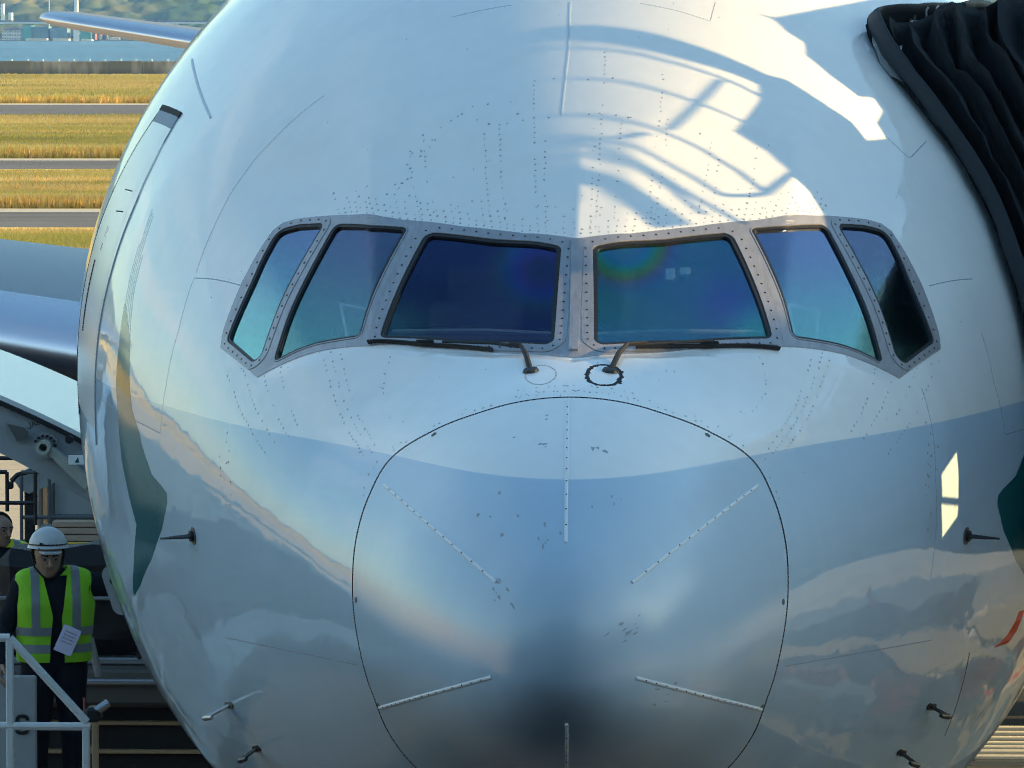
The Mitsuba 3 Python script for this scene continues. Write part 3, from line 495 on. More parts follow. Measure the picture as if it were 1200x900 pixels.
lam('mat_fan', (0.05, 0.052, 0.056), 0.4, 0.5, 0.5)
for sg in (-1, 1):
    def eng(prof, mt, key, sm=40):
        m = trimesh.creation.revolve(np.array(prof, float), sections=56); m.apply_transform(rot(-90, [1, 0, 0])); m.apply_translation((sg * 9.7, 0, 2.75)); return add(key, m, mt, smooth=sm)
    ek = eng([(1.62, 20.9), (1.86, 20.55), (1.99, 21.2), (2.04, 22.3), (1.96, 24.0), (1.72, 25.9), (1.66, 25.9), (1.60, 24), (1.60, 21.4), (1.62, 20.9)], 'mat_white_gloss', A + '__engine_cowl')
    eng([(1.58, 20.95), (1.66, 20.55), (1.74, 20.42), (1.84, 20.48), (1.89, 20.7), (1.86, 20.72), (1.62, 21.0), (1.58, 20.95)], 'mat_polished', ek + '__inlet_lip'); eng([(0, 20.95), (.18, 21.05), (.42, 21.55), (.42, 21.7), (0, 21.7)], 'mat_wing_paint', ek + '__spinner')
    eng([(.4, 21.9), (1.60, 21.9), (1.60, 22.0), (.4, 22.0)], 'mat_fan', ek + '__fan'); eng([(1.2, 24.5), (1.05, 26.5), (.6, 27.6), (0, 28.3)], 'mat_dirty_steel', ek + '__core')
    add(ek + '__pylon', hull([(sg * 9.7 + o_, y_, z_) for y_, z_ in ((22.6, 4.6), (23.0, 5.05), (31.5, 5.1), (31.5, 4.6), (27, 3.7)) for o_ in (-.2, .2)]), 'mat_wing_paint')
def px(x, y, D):                                               # a pixel of the 1200 x 900 photograph at D metres from the camera -> world (small angles)
    return np.array([CAM[0] + (x - 803) / FOCAL * D, CAM[1] + D, CAM[2] - (y - 28) / FOCAL * D])
def face_text(t, h, origin, tilt=0, depth=.003, bold=False):   # lettering that faces -y
    m = meshkit.text_mesh(t, h, depth, bold); m.apply_transform(rot(90, [1, 0, 0])); m.apply_transform(rot(-tilt, [0, 1, 0])); m.apply_translation(origin); return m
add(cd + '__lettering', face_text('JAL', .036, px(30, 505, 35.1) , 25, .012), 'mat_black')
a0 = px(49.6, 524.7, 35.15); a1 = px(100, 566, 35.15)
ringm = trimesh.creation.annulus(.026, .046, .16, sections=28); ringm.apply_transform(rot(90, [1, 0, 0])); ringm.apply_translation(a0 - [0, .06, 0])
arm = add(cd + '__door_arm', cat_([ringm, hull([a0 + o for o in ([.03, -.10, -.045], [.055, -.10, .0], [.03, .02, -.045], [.055, .02, .0])] + [a1 + o for o in ([-.01, -.10, -.05], [.03, -.10, .02], [-.01, .02, -.05], [.03, .02, .02])])]), 'mat_arm', smooth=30, label='grey-green actuator arm with a round eye on the raised cargo door')
for k in range(9):
    a_ = math.radians(150 - k * 24); o = a0 + np.array([.068 * math.cos(a_), .0, .068 * math.sin(a_)])
    add(arm + '__bolt', disc(o - [0, .03, 0], [0, -1, 0], .009, .05, 8), 'mat_black')
add(cd + '__bearing_plate', hull([a0 + [.085 * math.cos(a_), y_, .085 * math.sin(a_)] for a_ in np.linspace(0, 2 * np.pi, 14) for y_ in (.0, .04)]), 'mat_door_frame')
add(cd + '__dark_plug', disc(px(78, 517, 35.05), [0, -1, 0], .026, .03, 14), 'mat_black')
lam('mat_label_white', (0.75, 0.77, 0.78), 0.6)
o = px(86, 541, 35.0); add(cd + '__placard', rbox(o, (.10, .01, .06), .002, None), 'mat_label_white')
add(cd + '__placard__mark', hull([o + d_ for d_ in ([-.01, -.006, -.015], [.02, -.006, -.018], [.012, -.006, .018], [-.01, -.009, -.015], [.02, -.009, -.018], [.012, -.009, .018])]), 'mat_teal')
o = px(86, 565, 35.3); add(cd + '__placard', rbox(o, (.10, .01, .07), .002), 'mat_label_white')
add(cd + '__corner_wedge', hull([px(a_, b_, d_) for a_, b_ in ((4, 498), (16, 519), (22, 517), (29, 508), (24, 503)) for d_ in (35.1, 35.5)]), 'mat_dirty_steel')
# small open service panel low on the side
c_ = px(133, 695, 32.9); pl = LineString([px(128, 676, 0)[[0]].tolist() + [0], [0, 0]])
ax = px(139, 713, 32.9) - px(127, 677, 32.9); L_ = np.linalg.norm(ax); ax /= L_
caps = LineString([(0, 0), (L_, 0)]).buffer(.058, quad_segs=8); m = trimesh.creation.extrude_polygon(caps, .02, engine='earcut')
M4 = np.eye(4); M4[:3, 0] = ax; M4[:3, 1] = np.cross([0, 1.0, 0], ax); M4[:3, 2] = [0, 1, 0]; M4[:3, 3] = px(127, 677, 32.9); m.apply_transform(M4); m.fix_normals()
sp = add(A + '__service_panel', m, 'mat_wing_paint', label='small rounded access plate hanging open on the lower side')
for a_, b_ in ((128, 684), (138, 706)): add(sp + '__fastener_hole', disc(px(a_, b_, 32.85), [0, -1, 0], .017, .02, 12), 'mat_black')

# ------------------------------------------------------------------ BOARDING BRIDGE (image right)
J = 'boarding_bridge'
tag(J, 'boarding bridge with a black pleated canopy pressed against the nose', 'boarding bridge')
scene['mat_canopy'] = {'type': 'bumpmap', 'arbitrary': proc(lambda p, n, uv: fbm(p.x * 11, p.y * 11, p.z * 3.2, 4) + .6 * fbm(p.x * 30 + p.z * 12, p.y * 30, p.z * 9, 3), .004), 'scale': .05, 'bsdf': {'type': 'twosided', 'bsdf': {'type': 'principled', 'base_color': {'type': 'rgb', 'value': [.022, .027, .032]}, 'roughness': .8, 'specular': .12}}}; lam('mat_canopy_roll', (0.020, 0.026, 0.032), 0.55, 0.25)
lam('mat_bridge_grey', (0.72, 0.72, 0.70), 0.5, 0.4); lam('mat_bridge_dark', (0.10, 0.105, 0.11), 0.6, 0.3)
front = np.array(FEAT['canopy'])[::-1]
front = np.vstack([[[4.86, 1.75], [4.86, 1.60], [4.88, 1.48]], front])
hoop = np.vstack([front, [[6.12, .605], [6.45, .665], [7.0, .745], [7.6, .79], [8.0, .825], [8.25, .90], [8.35, 1.1], [8.35, 1.6], [8.35, 1.75]]])
hoop = resample(hoop, .11)
C0 = at(hoop, .055); N0 = normal(hoop[:, 0], hoop[:, 1]); nh = len(C0)
ql = np.concatenate([[0], np.cumsum(np.linalg.norm(np.diff(C0, axis=0), axis=1))]); ql /= ql[-1]
c1 = np.array([(3.6, 5.36, 4.55), (3.6, 5.37, 6.0), (3.6, 5.40, 7.42), (3.6, 5.80, 7.86), (3.6, 7.2, 7.86), (3.6, 8.3, 7.84), (3.6, 8.55, 7.4), (3.6, 8.55, 4.55)])
l1 = np.concatenate([[0], np.cumsum(np.linalg.norm(np.diff(c1, axis=0), axis=1))]); l1 /= l1[-1]
itop0 = int(np.argmax(C0[:, 2] - .0 * C0[:, 1])); q0 = ql[np.argmin(np.abs(hoop[:, 0] - 6.02) + (hoop[:, 1] > .9) * 9)]
qmap = np.interp(ql, [0, q0, 1], [0, l1[3], 1])
C1 = np.stack([np.interp(qmap, l1, c1[:, k]) for k in range(3)], 1)
inw = np.zeros((nh, 3)); cen = np.array([2.6, 6.9, 6.0])
for i_ in range(nh):
    d_ = cen - C0[i_]; d_[0] = 0; inw[i_] = d_ / np.linalg.norm(d_)
KF, SUB = 17, 8; rows = []
for k in range(KF * SUB + 1):
    ph = (k / SUB) % 1; n_ = int(k / SUB); lam_ = (n_ + ph + .30 * math.sin(2.9 * n_ + .4) * (1 - ph) * (n_ > 0) + .30 * math.sin(2.9 * (n_ + 1) + .4) * ph * (n_ < KF - 1)) / KF
    D_ = .24 + .07 * math.sin(1.7 * n_ + .5)
    depth = D_ * float(np.interp(ph, [0, .22, .58, .80, 1.0], [0, .16, 1.0, .75, 0]))
    P = C0 * (1 - lam_) + C1 * lam_ + inw * depth
    P = P + ((meshkit.fbm(P * [5.0, 4.0, 2.4] + 5, 4) - .5)[:, None]) * [.11, .13, .05] * min(1, k / 8)
    P[:, 2] -= (.03 + .03 * np.sin(ql * 40 + 2.2 * n_)) * (C0[:, 2] > 7.2)
    rows.append(P)
for fidx in range(KF):                                        # each pleat a part
    R = np.array(rows[fidx * SUB:fidx * SUB + SUB + 1]); m_ = len(R); f = []
    for i_ in range(m_ - 1):
        for j_ in range(nh - 1):
            a_, b_ = i_ * nh + j_, (i_ + 1) * nh + j_; f += [[a_, a_ + 1, b_ + 1], [a_, b_ + 1, b_]]
    mm = trimesh.Trimesh(R.reshape(-1, 3), np.array(f), process=False); mm = mm
    v_ = mm.vertices + ((meshkit.fbm(mm.vertices * 9, 3, 3) - .5)[:, None]) * .03; mm = trimesh.Trimesh(v_, mm.faces, process=False)
    add(J + '__canopy__pleat', mm, 'mat_canopy', smooth=28)
Tn = np.gradient(C0, axis=0); Tn /= np.linalg.norm(Tn, axis=1, keepdims=True); Bn = np.cross(N0, Tn)
_a = np.linspace(0, 2 * np.pi, 14, endpoint=False); _e = np.stack([np.sign(np.cos(_a)) * np.abs(np.cos(_a)) ** .6 * .044, np.sign(np.sin(_a)) * np.abs(np.sin(_a)) ** .7 * .035], 1)
_tw = 1 + .06 * np.sin(np.arange(nh) * 1.9)
Dn = N0 * .85 + np.array([.35, 0, 0]); Dn /= np.linalg.norm(Dn, axis=1, keepdims=True)
v_ = (C0[:, None] + [.02, 0, 0] + Dn[:, None] * (.030 + _e[None, :, :1] * _tw[:, None, None]) - inw[:, None] * _e[None, :, 1:]).reshape(-1, 3)
f_ = []
for i_ in range(nh - 1):
    for j_ in range(14):
        a_, b_, k_ = i_ * 14 + j_, i_ * 14 + (j_ + 1) % 14, 14; f_ += [[a_, b_, b_ + k_], [a_, b_ + k_, a_ + k_]]
roll = trimesh.Trimesh(v_, np.array(f_), process=False); roll.fix_normals()
add(J + '__canopy', roll, 'mat_canopy_roll', smooth=True, label='black pleated canopy of the boarding bridge')
for xk, yk in ((1036, 16), (1065, 12), (1070, 10), (1084, 11), (1096, 9), (1103, 8)):
    p = px(xk, yk + 5, 30.6); add(J + '__canopy__hook', tube([p + [0, 0, -.06], p + [0, 0, .02], p + [.012, 0, .035]], .006, 6), 'mat_steel', smooth=30)
# added unseen plate with slanted bars, cut so sunlight falls in patches on the crown
HL = HOLES; XP = 3.6
zone = Polygon(HL['zone']).buffer(0)
bars = [LineString(HL[k][0]).buffer(HL[k][1] / 2 * .85, cap_style='flat') for k in ('B', 'C', 'D', 'E', 'F', 'G', 'rad1', 'rad2', 'rad3')] + [Polygon(HL['dark']).buffer(0)]
slot = Polygon([(5.75, 8.7), (5.36, 8.7)] + [tuple(p) for p in HL['A_top'][2:]] + [tuple(p) for p in HL['strip_in']] + [tuple(p) for p in HL['strip_out'][::-1]]).buffer(0)
plate_o = Polygon([(2.55, 4.5), (2.55, 6.42), (3.35, 6.95), (3.60, 7.12), (3.82, 7.40), (4.28, 7.70), (4.74, 7.97), (5.10, 8.17), (5.34, 8.22), (5.70, 8.10), (5.74, 8.01), (8.6, 7.96), (8.6, 7.4), (5.62, 7.4), (5.62, 4.5)])
shadow_rail = LineString([(3.20, 7.00), (3.80, 7.42), (4.26, 7.73), (4.74, 8.00), (5.24, 8.26)]).buffer(.03)
pan = unary_union([plate_o.difference(zone.buffer(.0)), *[b_.intersection(plate_o.buffer(.2)) for b_ in bars], shadow_rail]).difference(slot)
for d_ in HL['dots']: pan = pan.difference(Polygon(d_))
def xplate(pg, x0, th):
    ms = []
    for g_ in getattr(pg, 'geoms', [pg]):
        if g_.area < 1e-5: continue
        m = trimesh.creation.extrude_polygon(g_, th, engine='earcut'); m.apply_transform(np.array([[0, 0, 1, x0], [1, 0, 0, 0], [0, 1, 0, 0], [0, 0, 0, 1.0]])); m.fix_normals(); ms.append(m)
    return cat_(ms)
add(J + '__side_frame', xplate(pan, XP - .02, .04), 'mat_bridge_grey')  # the added shadow plate, shaped by the sun patches
add(J + '__cab_floor', bx(3.0, 9.0, 5.4, 8.6, 4.45, 4.6), 'mat_bridge_dark'); add(J + '__cab_roof', bx(3.66, 9.0, 5.86, 8.6, 7.80, 7.95), 'mat_bridge_grey')
add(J + '__cab_wall', bx(8.9, 9.0, 6.9, 8.6, 4.6, 7.8), 'mat_bridge_grey'); add(J + '__cab_wall', bx(3.7, 9.0, 8.5, 8.6, 4.6, 7.8), 'mat_bridge_grey')
def beam(a_, b_, w, z0a, z1a, z0b, z1b):
    a_, b_ = np.array(a_, float), np.array(b_, float); d_ = (b_ - a_) / np.linalg.norm(b_ - a_); s_ = np.array([-d_[1], d_[0]]) * w / 2
    return hull([(*(a_ + k * s_), z) for k in (-1, 1) for z in (z0a, z1a)] + [(*(b_ + k * s_), z) for k in (-1, 1) for z in (z0b, z1b)])
add(J + '__tunnel', beam((8.6, 6.6), (24.5, 2.6), 2.4, 4.3, 7.15, 3.6, 6.5), 'mat_bridge_grey')
add(J + '__tunnel_rib', cat_([beam((8.6 + t_ * 15.9 - .06, 6.6 - t_ * 4.0), (8.6 + t_ * 15.9 + .06, 6.6 - t_ * 4.0 - .03), 2.52, 4.25 - .7 * t_, 7.2 - .65 * t_, 4.25 - .7 * t_, 7.2 - .65 * t_) for t_ in np.linspace(.04, .96, 9)]), 'mat_bridge_dark')
for sx in (0, 1):
    add(J + '__stair_stringer', hull([(5.8 + o_, 4.75 + sx * .8 + w_, z_) for o_, z_ in ((0, 4.5), (.25, 4.5), (6.2, .1), (5.9, .1)) for w_ in (0, .05)]), 'mat_bridge_grey'); add(J + '__stair_rail', tube([(5.8, 4.78 + sx * .8, 5.5), (12.0, 4.78 + sx * .8, 1.05)], .025, 6), 'mat_yellow' if 'mat_yellow' in scene else lam('mat_yellow', (0.62, 0.36, 0.03), 0.5, 0.4))
for q_ in range(18): add(J + '__stair_step', bx(5.95 + q_ * .335, 6.25 + q_ * .335, 4.81, 5.54, 4.3 - q_ * .24, 4.34 - q_ * .24), 'mat_steel')
add(J + '__support_leg', cat_([bx(12.6, 13.2, 5.3, 5.9, .9, 4.4, .05), bx(11.9, 13.9, 5.1, 6.1, .6, .95, .05)]), 'mat_bridge_grey')
for dy in (-.55, .55): add(J + '__wheel', disc((12.9, 5.6 + dy * 1.2, .5), [0, 1, 0], .5, .35, 24), 'mat_rubber', smooth=40)

# ------------------------------------------------------------------ terminal behind the viewpoint and an added pier that shades the nose
lam('mat_facade', (0.06, 0.065, 0.07), 0.6, 0.3)
lam('mat_pier_white', (0.74, 0.73, 0.70), 0.6, 0.3)
scene['mat_dark_glass'] = {'type': 'twosided', 'bsdf': {'type': 'roughplastic', 'diffuse_reflectance': {'type': 'rgb', 'value': [0.012, 0.016, 0.02]}, 'alpha': 0.05}}
def building(key, x0, x1, y0, y1, h, label, face):
    tag(key, label, 'building'); add(key + '__wall', bx(x0, x1, y0, y1, -.5, h, .02), 'mat_facade' if face == 'n' else 'mat_pier_white')
    w = (x1 - x0) if face in 'ns' else (y1 - y0); n = max(1, int(w / 4))
    for r_ in range(max(1, int(h // 5))):
        for k in range(n):
            a_, b_ = k * w / n + .15, (k + 1) * w / n - .15; z0, z1 = (r_ * 5 + .8, min(h - .5, r_ * 5 + 4.6)) if face == 'n' else (r_ * 5 + 1.6, min(h - .5, r_ * 5 + 3.4))
            if face == 'n': m = bx(x0 + a_, x0 + b_, y1 - .05, y1 + .06, z0, z1)
            elif face == 'w': m = bx(x0 - .06, x0 + .05, y0 + a_, y0 + b_, z0, z1)
            add(key + '__window', m, 'mat_dark_glass')
building('terminal_building', -16, 10, -60, -27, 15.5, 'dark glazed terminal behind the viewpoint, mirrored in the nose cone', 'n')
for k_, (xa, xb) in enumerate(((-75, -16.05), (10.05, 45))):
    W_ = 'terminal_wing'; W_ = W_ if k_ == 0 else W_ + '_001'
    tag(W_, ('grey terminal wing left of the dark terminal behind the viewpoint', 'pale terminal wing right of the dark terminal behind the viewpoint')[k_], 'building')
    add(W_ + '__wall', bx(xa, xb, -60, -27.5, -.5, 13.5, .02), ('mat_facade', 'mat_pier_white')[k_])
    for r_ in range(2):
        for q_ in range(int((xb - xa) / 6)): add(W_ + '__window', bx(xa + q_ * 6 + .6, xa + q_ * 6 + 5.4, -27.55, -27.42, 1.6 + r_ * 6, 5.2 + r_ * 6), 'mat_dark_glass')
P_ = 'added_pier'  # unseen pier, added and sized to keep sun off the nose
tag(P_, 'added unseen white pier on columns, shading the nose from the right', 'building')
add(P_ + '__wall', bx(24.5, 34, -26.9, 4.6, 4.4, 11.0, .02), 'mat_pier_white')
for k in range(7): add(P_ + '__window', bx(24.44, 24.55, -26 + k * 4.3, -22.6 + k * 4.3, 6.4, 8.4), 'mat_dark_glass')
for k in range(6):
    for xk in (25.2, 33.2): add(P_ + '__column', bx(xk - .4, xk + .4, -26 + k * 6 - .4, -26 + k * 6 + .4, -.3, 4.38, .05), 'mat_bridge_grey')
lam('mat_cargo_wall', (0.52, 0.40, 0.27), 0.7, 0.2)
H_ = 'added_cargo_terminal'  # added out of view so the fuselage mirrors a tan streak
tag(H_, 'added unseen tan cargo terminal on the left, giving the fuselage a mirrored streak', 'building')
add(H_ + '__wall', bx(-150, -112, -120, 92, -.5, 12.5, .05), 'mat_cargo_wall')
for k in range(22):
    y_ = -118 + k * 9.5
    add(H_ + '__door', bx(-112.1, -111.85, y_, y_ + 5.2, 0, 5.0 if k % 3 else 6.4), ('mat_pier_white', 'mat_bridge_dark', 'mat_blue_door')[k % 3] if k % 3 != 2 else lam('mat_blue_door', (0.10, 0.16, 0.24), .6))
    add(H_ + '__pilaster', bx(-112.4, -111.7, y_ + 6.8, y_ + 7.5, 0, 12.2), 'mat_pier_white' if k % 2 else 'mat_cargo_wall')
add(H_ + '__canopy_roof', bx(-112.2, -106, -119, 91, 6.8, 7.2), 'mat_bridge_dark')
def van(key, label, x, y, rz, body, cat='van'):
    W = T().translate([x, y, 0]).rotate([0, 0, 1], rz); tag(key, label, cat)
    def put(k, m, mt): add(key + '__' + k, m, mt, to_world=W)
    put('body', hull([(a_, b_, c_) for a_, c_ in ((-2.4, .45), (-2.4, 2.0), (-2.2, 2.25), (1.3, 2.25), (1.6, 2.0), (2.0, 1.25), (2.55, 1.05), (2.6, .45)) for b_ in (-.95, .95)]), body)
    put('windscreen', hull([(a_, b_, c_) for a_, c_ in ((1.64, 2.0), (2.03, 1.28), (1.70, 2.0), (2.06, 1.28)) for b_ in (-.8, .8)]), 'mat_dark_glass')
    for s_ in (-1, 1): put('side_window', bx(.3, 1.4, s_ * .955 - .01, s_ * .955 + .01, 1.3, 1.95), 'mat_dark_glass')
    for a_ in (-1.6, 1.7):
        for s_ in (-1, 1): put('wheel', disc((a_, s_ * .85, .36), [0, 1, 0], .36, .24, 20), 'mat_rubber')
van('added_van', 'added white van right of the nose, unseen except as a reflection', 8.2, -3.0, 60, 'mat_white_gloss'); van('added_van_001', 'added dark blue van left of the nose, unseen except as a reflection', -15.0, 4.0, 85, 'mat_blue_door'); van('added_van_002', 'added white van farther left of the nose, unseen except as a reflection', -24.0, -4.0, 95, 'mat_white_gloss')  # added vans, out of view, there to be mirrored in the skin

# ------------------------------------------------------------------ ground, grass, water, hills
def concrete(p, n, uv):
    j = dr.minimum(dr.abs(p.x / 7.5 - dr.round(p.x / 7.5)), dr.abs(p.y / 7.5 - dr.round(p.y / 7.5))) * 7.5
    return mi.Color3f(0.40, 0.345, 0.26) * (0.85 + 0.3 * fbm(p.x * .35, p.y * .35, 0, 4)) * (0.94 + .12 * noise(p.x * 9, p.y * 9)) * (1 - 0.35 * smoothstep(.05, .02, j))
def asphalt(p, n, uv): return mi.Color3f(0.125, 0.12, 0.115) * (0.75 + 0.5 * fbm(p.x * .12, p.y * .5, 0, 4)) * (.9 + .2 * noise(p.x * 6, p.y * 6))
def soil(p, n, uv):
    t = fbm(p.x * .02, p.y * .06, 0, 4); return mix((0.62, 0.41, 0.12), (0.42, 0.34, 0.08), smoothstep(.35, .7, t)) * (.75 + .5 * fbm(p.x * .6, p.y * .3, 1, 3))
lam('mat_line', (0.55, 0.50, 0.40), 0.8)
lam('mat_concrete', proc(concrete), 0.85, 0.2); lam('mat_asphalt', proc(asphalt), 0.9, 0.2); lam('mat_soil', proc(soil), 0.95, 0.05)
def sheet(x0, x1, y0, y1, z): return trimesh.Trimesh([[x0, y0, z], [x1, y0, z], [x1, y1, z], [x0, y1, z]], [[0, 1, 2], [0, 2, 3]], process=False)
add('ground', sheet(-6000, 6000, -6000, 791.5, 0), 'mat_soil', kind='structure')
add('apron', sheet(-260, 400, -300, 146, .006), 'mat_concrete', kind='structure')
def paving(p, n, uv): return mi.Color3f(0.045, 0.048, 0.054) * (0.8 + 0.4 * fbm(p.x * .3, p.y * .3, 0, 4)) * (.9 + .2 * noise(p.x * 9, p.y * 9))
lam('mat_paving', proc(paving), 0.85, 0.25)
add('stand_pavement', sheet(-64, 5, -300, 40, .010), 'mat_paving', kind='structure')
def stained(p, n, uv): return mi.Color3f(0.17, 0.155, 0.13) * (0.6 + 0.8 * fbm(p.x * .5, p.y * .5, 0, 4))
lam('mat_stained', proc(stained), 0.7, 0.3)
for x0, x1, y0, y1 in ((5.05, 7.2, 6, 30), (9.0, 10.4, -12, 24), (12.5, 16, 8, 40)): add('asphalt_strip', sheet(x0, x1, y0, y1, .012), 'mat_stained', kind='structure')  # unseen ground strips added to vary the flank reflection
lam('mat_red_line', (0.45, 0.05, 0.04), .7)
for x0, x1, y0, y1 in ((7.4, 7.6, -20, 30), (11.0, 11.25, -20, 40)): add('painted_line', sheet(x0, x1, y0, y1, .013), 'mat_red_line' if x0 < 8 else 'mat_line', kind='structure')  # unseen lines, added for the same flank reflection
lam('mat_canvas', (0.24, 0.19, 0.12), 0.8, 0.1)
for k in range(3):                                             # row of baggage carts added out of view to be mirrored in the flank
    W = T().translate([6.4 + .5 * k, 10.5 + 3.6 * k, 0]).rotate([0, 0, 1], 80 - 4 * k); ck_ = 'added_cart' + ('' if k == 0 else '_%03d' % k)
    tag(ck_, 'covered baggage cart added for reflections, %s of the row right of the nose outside the picture' % ('nearest', 'middle', 'farthest')[k], 'cart')
    add(ck_ + '__floor', bx(-1.5, 1.5, -.7, .7, .45, .55), 'mat_bridge_dark', to_world=W); add(ck_ + '__roof', bx(-1.5, 1.5, -.75, .75, 1.95, 2.02), 'mat_canvas', to_world=W)
    for a_ in (-1.45, 0, 1.45):
        for b_ in (-.68, .68): add(ck_ + '__post', bx(a_ - .03, a_ + .03, b_ - .03, b_ + .03, .55, 1.95), 'mat_steel', to_world=W)
    add(ck_ + '__suitcase', bx(-1.3, -.5, -.5, .3, .56, 1.0, .05), 'mat_blue_door', to_world=W); add(ck_ + '__suitcase', bx(-.3, .6, -.5, .4, .56, 1.25, .05), 'mat_red_mark', to_world=W)
    for a_ in (-1.1, 1.1):
        for b_ in (-.6, .6): add(ck_ + '__wheel', disc((a_, b_, .2), [0, 1, 0], .2, .12, 16), 'mat_rubber', to_world=W)
van('added_van_003', 'added grey van under the boarding bridge, unseen except as a reflection', 9.6, 13.0, 75, 'mat_bridge_dark')  # one more added van for the flank reflection
YB = lambda y: 48109 / (y - 28) - 24.17
for k, (ya, yb) in enumerate(((267, 245), (198.5, 186), (135.5, 121.5))):
    add('taxiway', sheet(-3000, 3000, YB(ya), YB(yb), .006), 'mat_asphalt', kind='structure')
lam('mat_shoulder', (0.42, 0.37, 0.29), .85)
for ya, yb in ((249.0, 245.2), (188.3, 186.1), (123.0, 121.6)): add('taxiway_shoulder', sheet(-400, 300, YB(ya), YB(yb), .011), 'mat_shoulder', kind='structure')
def grass_band(y0, y1, dens, hgt, seed, x_of):
    r = np.random.default_rng(seed)
    wid = lambda y: (x_of(y)[1] - x_of(y)[0])
    n = int(dens)
    y = y0 + (y1 - y0) * r.random(n) ** 1.25; a0 = np.array([x_of(v) for v in y]); x = a0[:, 0] + (a0[:, 1] - a0[:, 0]) * r.random(n)
    patch = meshkit.fbm(np.stack([x * .035, y * .09, y * 0], -1), 4, seed); 
    edge = np.exp(-(y - y0) / 2.5)
    h = hgt * (.45 + .9 * patch + .45 * edge) * r.uniform(.6, 1.3, n); w = hgt * .045 * r.uniform(.7, 1.6, n) * (1 + y / 150)
    lean = r.normal(0, .22, (n, 2)) * h[:, None]; ang = r.uniform(0, np.pi, n); dx, dy = np.cos(ang) * w, np.sin(ang) * w
    v = np.stack([np.stack([x - dx, y - dy, 0 * x], 1), np.stack([x + dx, y + dy, 0 * x], 1), np.stack([x + lean[:, 0] * .5 + dx * .7, y + lean[:, 1] * .5, h * .6], 1), np.stack([x + lean[:, 0] * .5 - dx * .7, y + lean[:, 1] * .5, h * .6], 1), np.stack([x + lean[:, 0], y + lean[:, 1], h], 1)], 1)
    f = (np.arange(n)[:, None, None] * 5 + np.array([[0, 1, 2], [0, 2, 3], [3, 2, 4]])[None]).reshape(-1, 3)
    g_ = np.clip((meshkit.fbm(np.stack([x * .022 + 9, y * .13, y * 0], -1), 4, seed + 5) - .42) * 4.2, 0, 1)[:, None] * .75
    g_ = np.clip(g_ + .35 * np.exp(-(y - y0)[:, None] / 1.6) * (r.random((n, 1)) < .5), 0, 1)
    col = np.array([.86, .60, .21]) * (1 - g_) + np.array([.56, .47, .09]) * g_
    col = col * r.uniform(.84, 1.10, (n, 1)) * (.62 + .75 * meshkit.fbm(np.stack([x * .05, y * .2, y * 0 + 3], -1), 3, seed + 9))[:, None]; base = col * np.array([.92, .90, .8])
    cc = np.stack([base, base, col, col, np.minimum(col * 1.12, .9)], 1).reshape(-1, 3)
    return trimesh.Trimesh(v.reshape(-1, 3), f, process=False), cc
scene['mat_grass'] = {'type': 'principledthin', 'base_color': {'type': 'mesh_attribute', 'name': 'vertex_color'}, 'roughness': .8, 'diff_trans': .8, 'spec_trans': 0.0, 'eta': 1.2}
xr = lambda y: (CAM[0] - 815 / FOCAL * (y - CAM[1]), CAM[0] - 560 / FOCAL * (y - CAM[1]))
for k, (ya, yb, n, hg) in enumerate(((330, 277, 26000, .40), (244.5, 206, 42000, .45), (185.5, 141, 60000, .5), (121, 91, 60000, .6))):
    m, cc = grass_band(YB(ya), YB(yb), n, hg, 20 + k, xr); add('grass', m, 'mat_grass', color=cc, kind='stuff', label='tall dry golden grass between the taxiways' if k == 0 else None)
for k in range(4): tag('grass' + ('' if k == 0 else '_%03d' % k), ('golden grass strip nearest the aircraft', 'golden grass strip between the first and second taxiway', 'golden grass strip between the second and third taxiway', 'farthest golden grass strip in front of the sea wall')[k], 'grass')
# sea wall in cast panels
def wallstone(p, n, uv):
    s = fbm(p.x * 1.1, p.z * .25, 3, 4); t = fbm(p.x * .12, 0, 8, 2)
    return mix((0.15, 0.145, 0.12), (0.38, 0.355, 0.30), smoothstep(.35, .75, .6 * s + .4 * t)) * (.7 + .3 * smoothstep(0, 1.2, p.z))
lam('mat_seawall', proc(wallstone), 0.9, 0.1); lam('mat_white', (0.78, 0.77, 0.74), 0.7)
tag('sea_wall', 'long low weathered concrete wall along the water', 'wall')
for k in range(-32, 20): add('sea_wall__panel', bx(k * 5.3 + .04, k * 5.3 + 5.26, 790.6, 791.2, -4, 1.92 + .05 * RNG.random(), .05), 'mat_seawall')
for k in range(-60, 0): add('sea_wall__post', bx(k * 2.3 - .1, k * 2.3 + .1, 790.8, 791.0, 1.9, 2.25, .03), 'mat_white')
def sea_col(p, n, uv): return mi.Color3f(0.02, 0.12, 0.23) * (.8 + .4 * fbm(p.x * .01, p.y * .004, 0, 3))
def sea_bump(p, n, uv): return fbm(p.x * .35, p.y * .14, 0, 4) - .5
scene['mat_sea'] = {'type': 'bumpmap', 'arbitrary': proc(sea_bump, .05), 'scale': .5, 'bsdf': {'type': 'roughplastic', 'diffuse_reflectance': proc(sea_col), 'alpha': .22, 'int_ior': 1.33}}
add('sea', sheet(-9000, 9000, 788, 3420, -3.0), 'mat_sea', kind='structure')
lam('mat_land', (0.10, 0.11, 0.07), 0.95, 0.05)
add('far_shore', bx(-5200, 5200, 3385, 6800, -6, -2.5, .3), 'mat_land', kind='structure')
def forest(p, n, uv):
    t = fbm(p.x * .012, p.y * .01, p.z * .03, 4); u_ = fbm(p.x * .09, p.y * .05, p.z * .12, 3)
    c = mix((0.045, 0.085, 0.045), (0.17, 0.16, 0.07), smoothstep(.42, .68, t)); return c * (.55 + .9 * u_)
lam('mat_forest', proc(forest), 0.95, 0.05)
nx_, ny_ = 640, 360
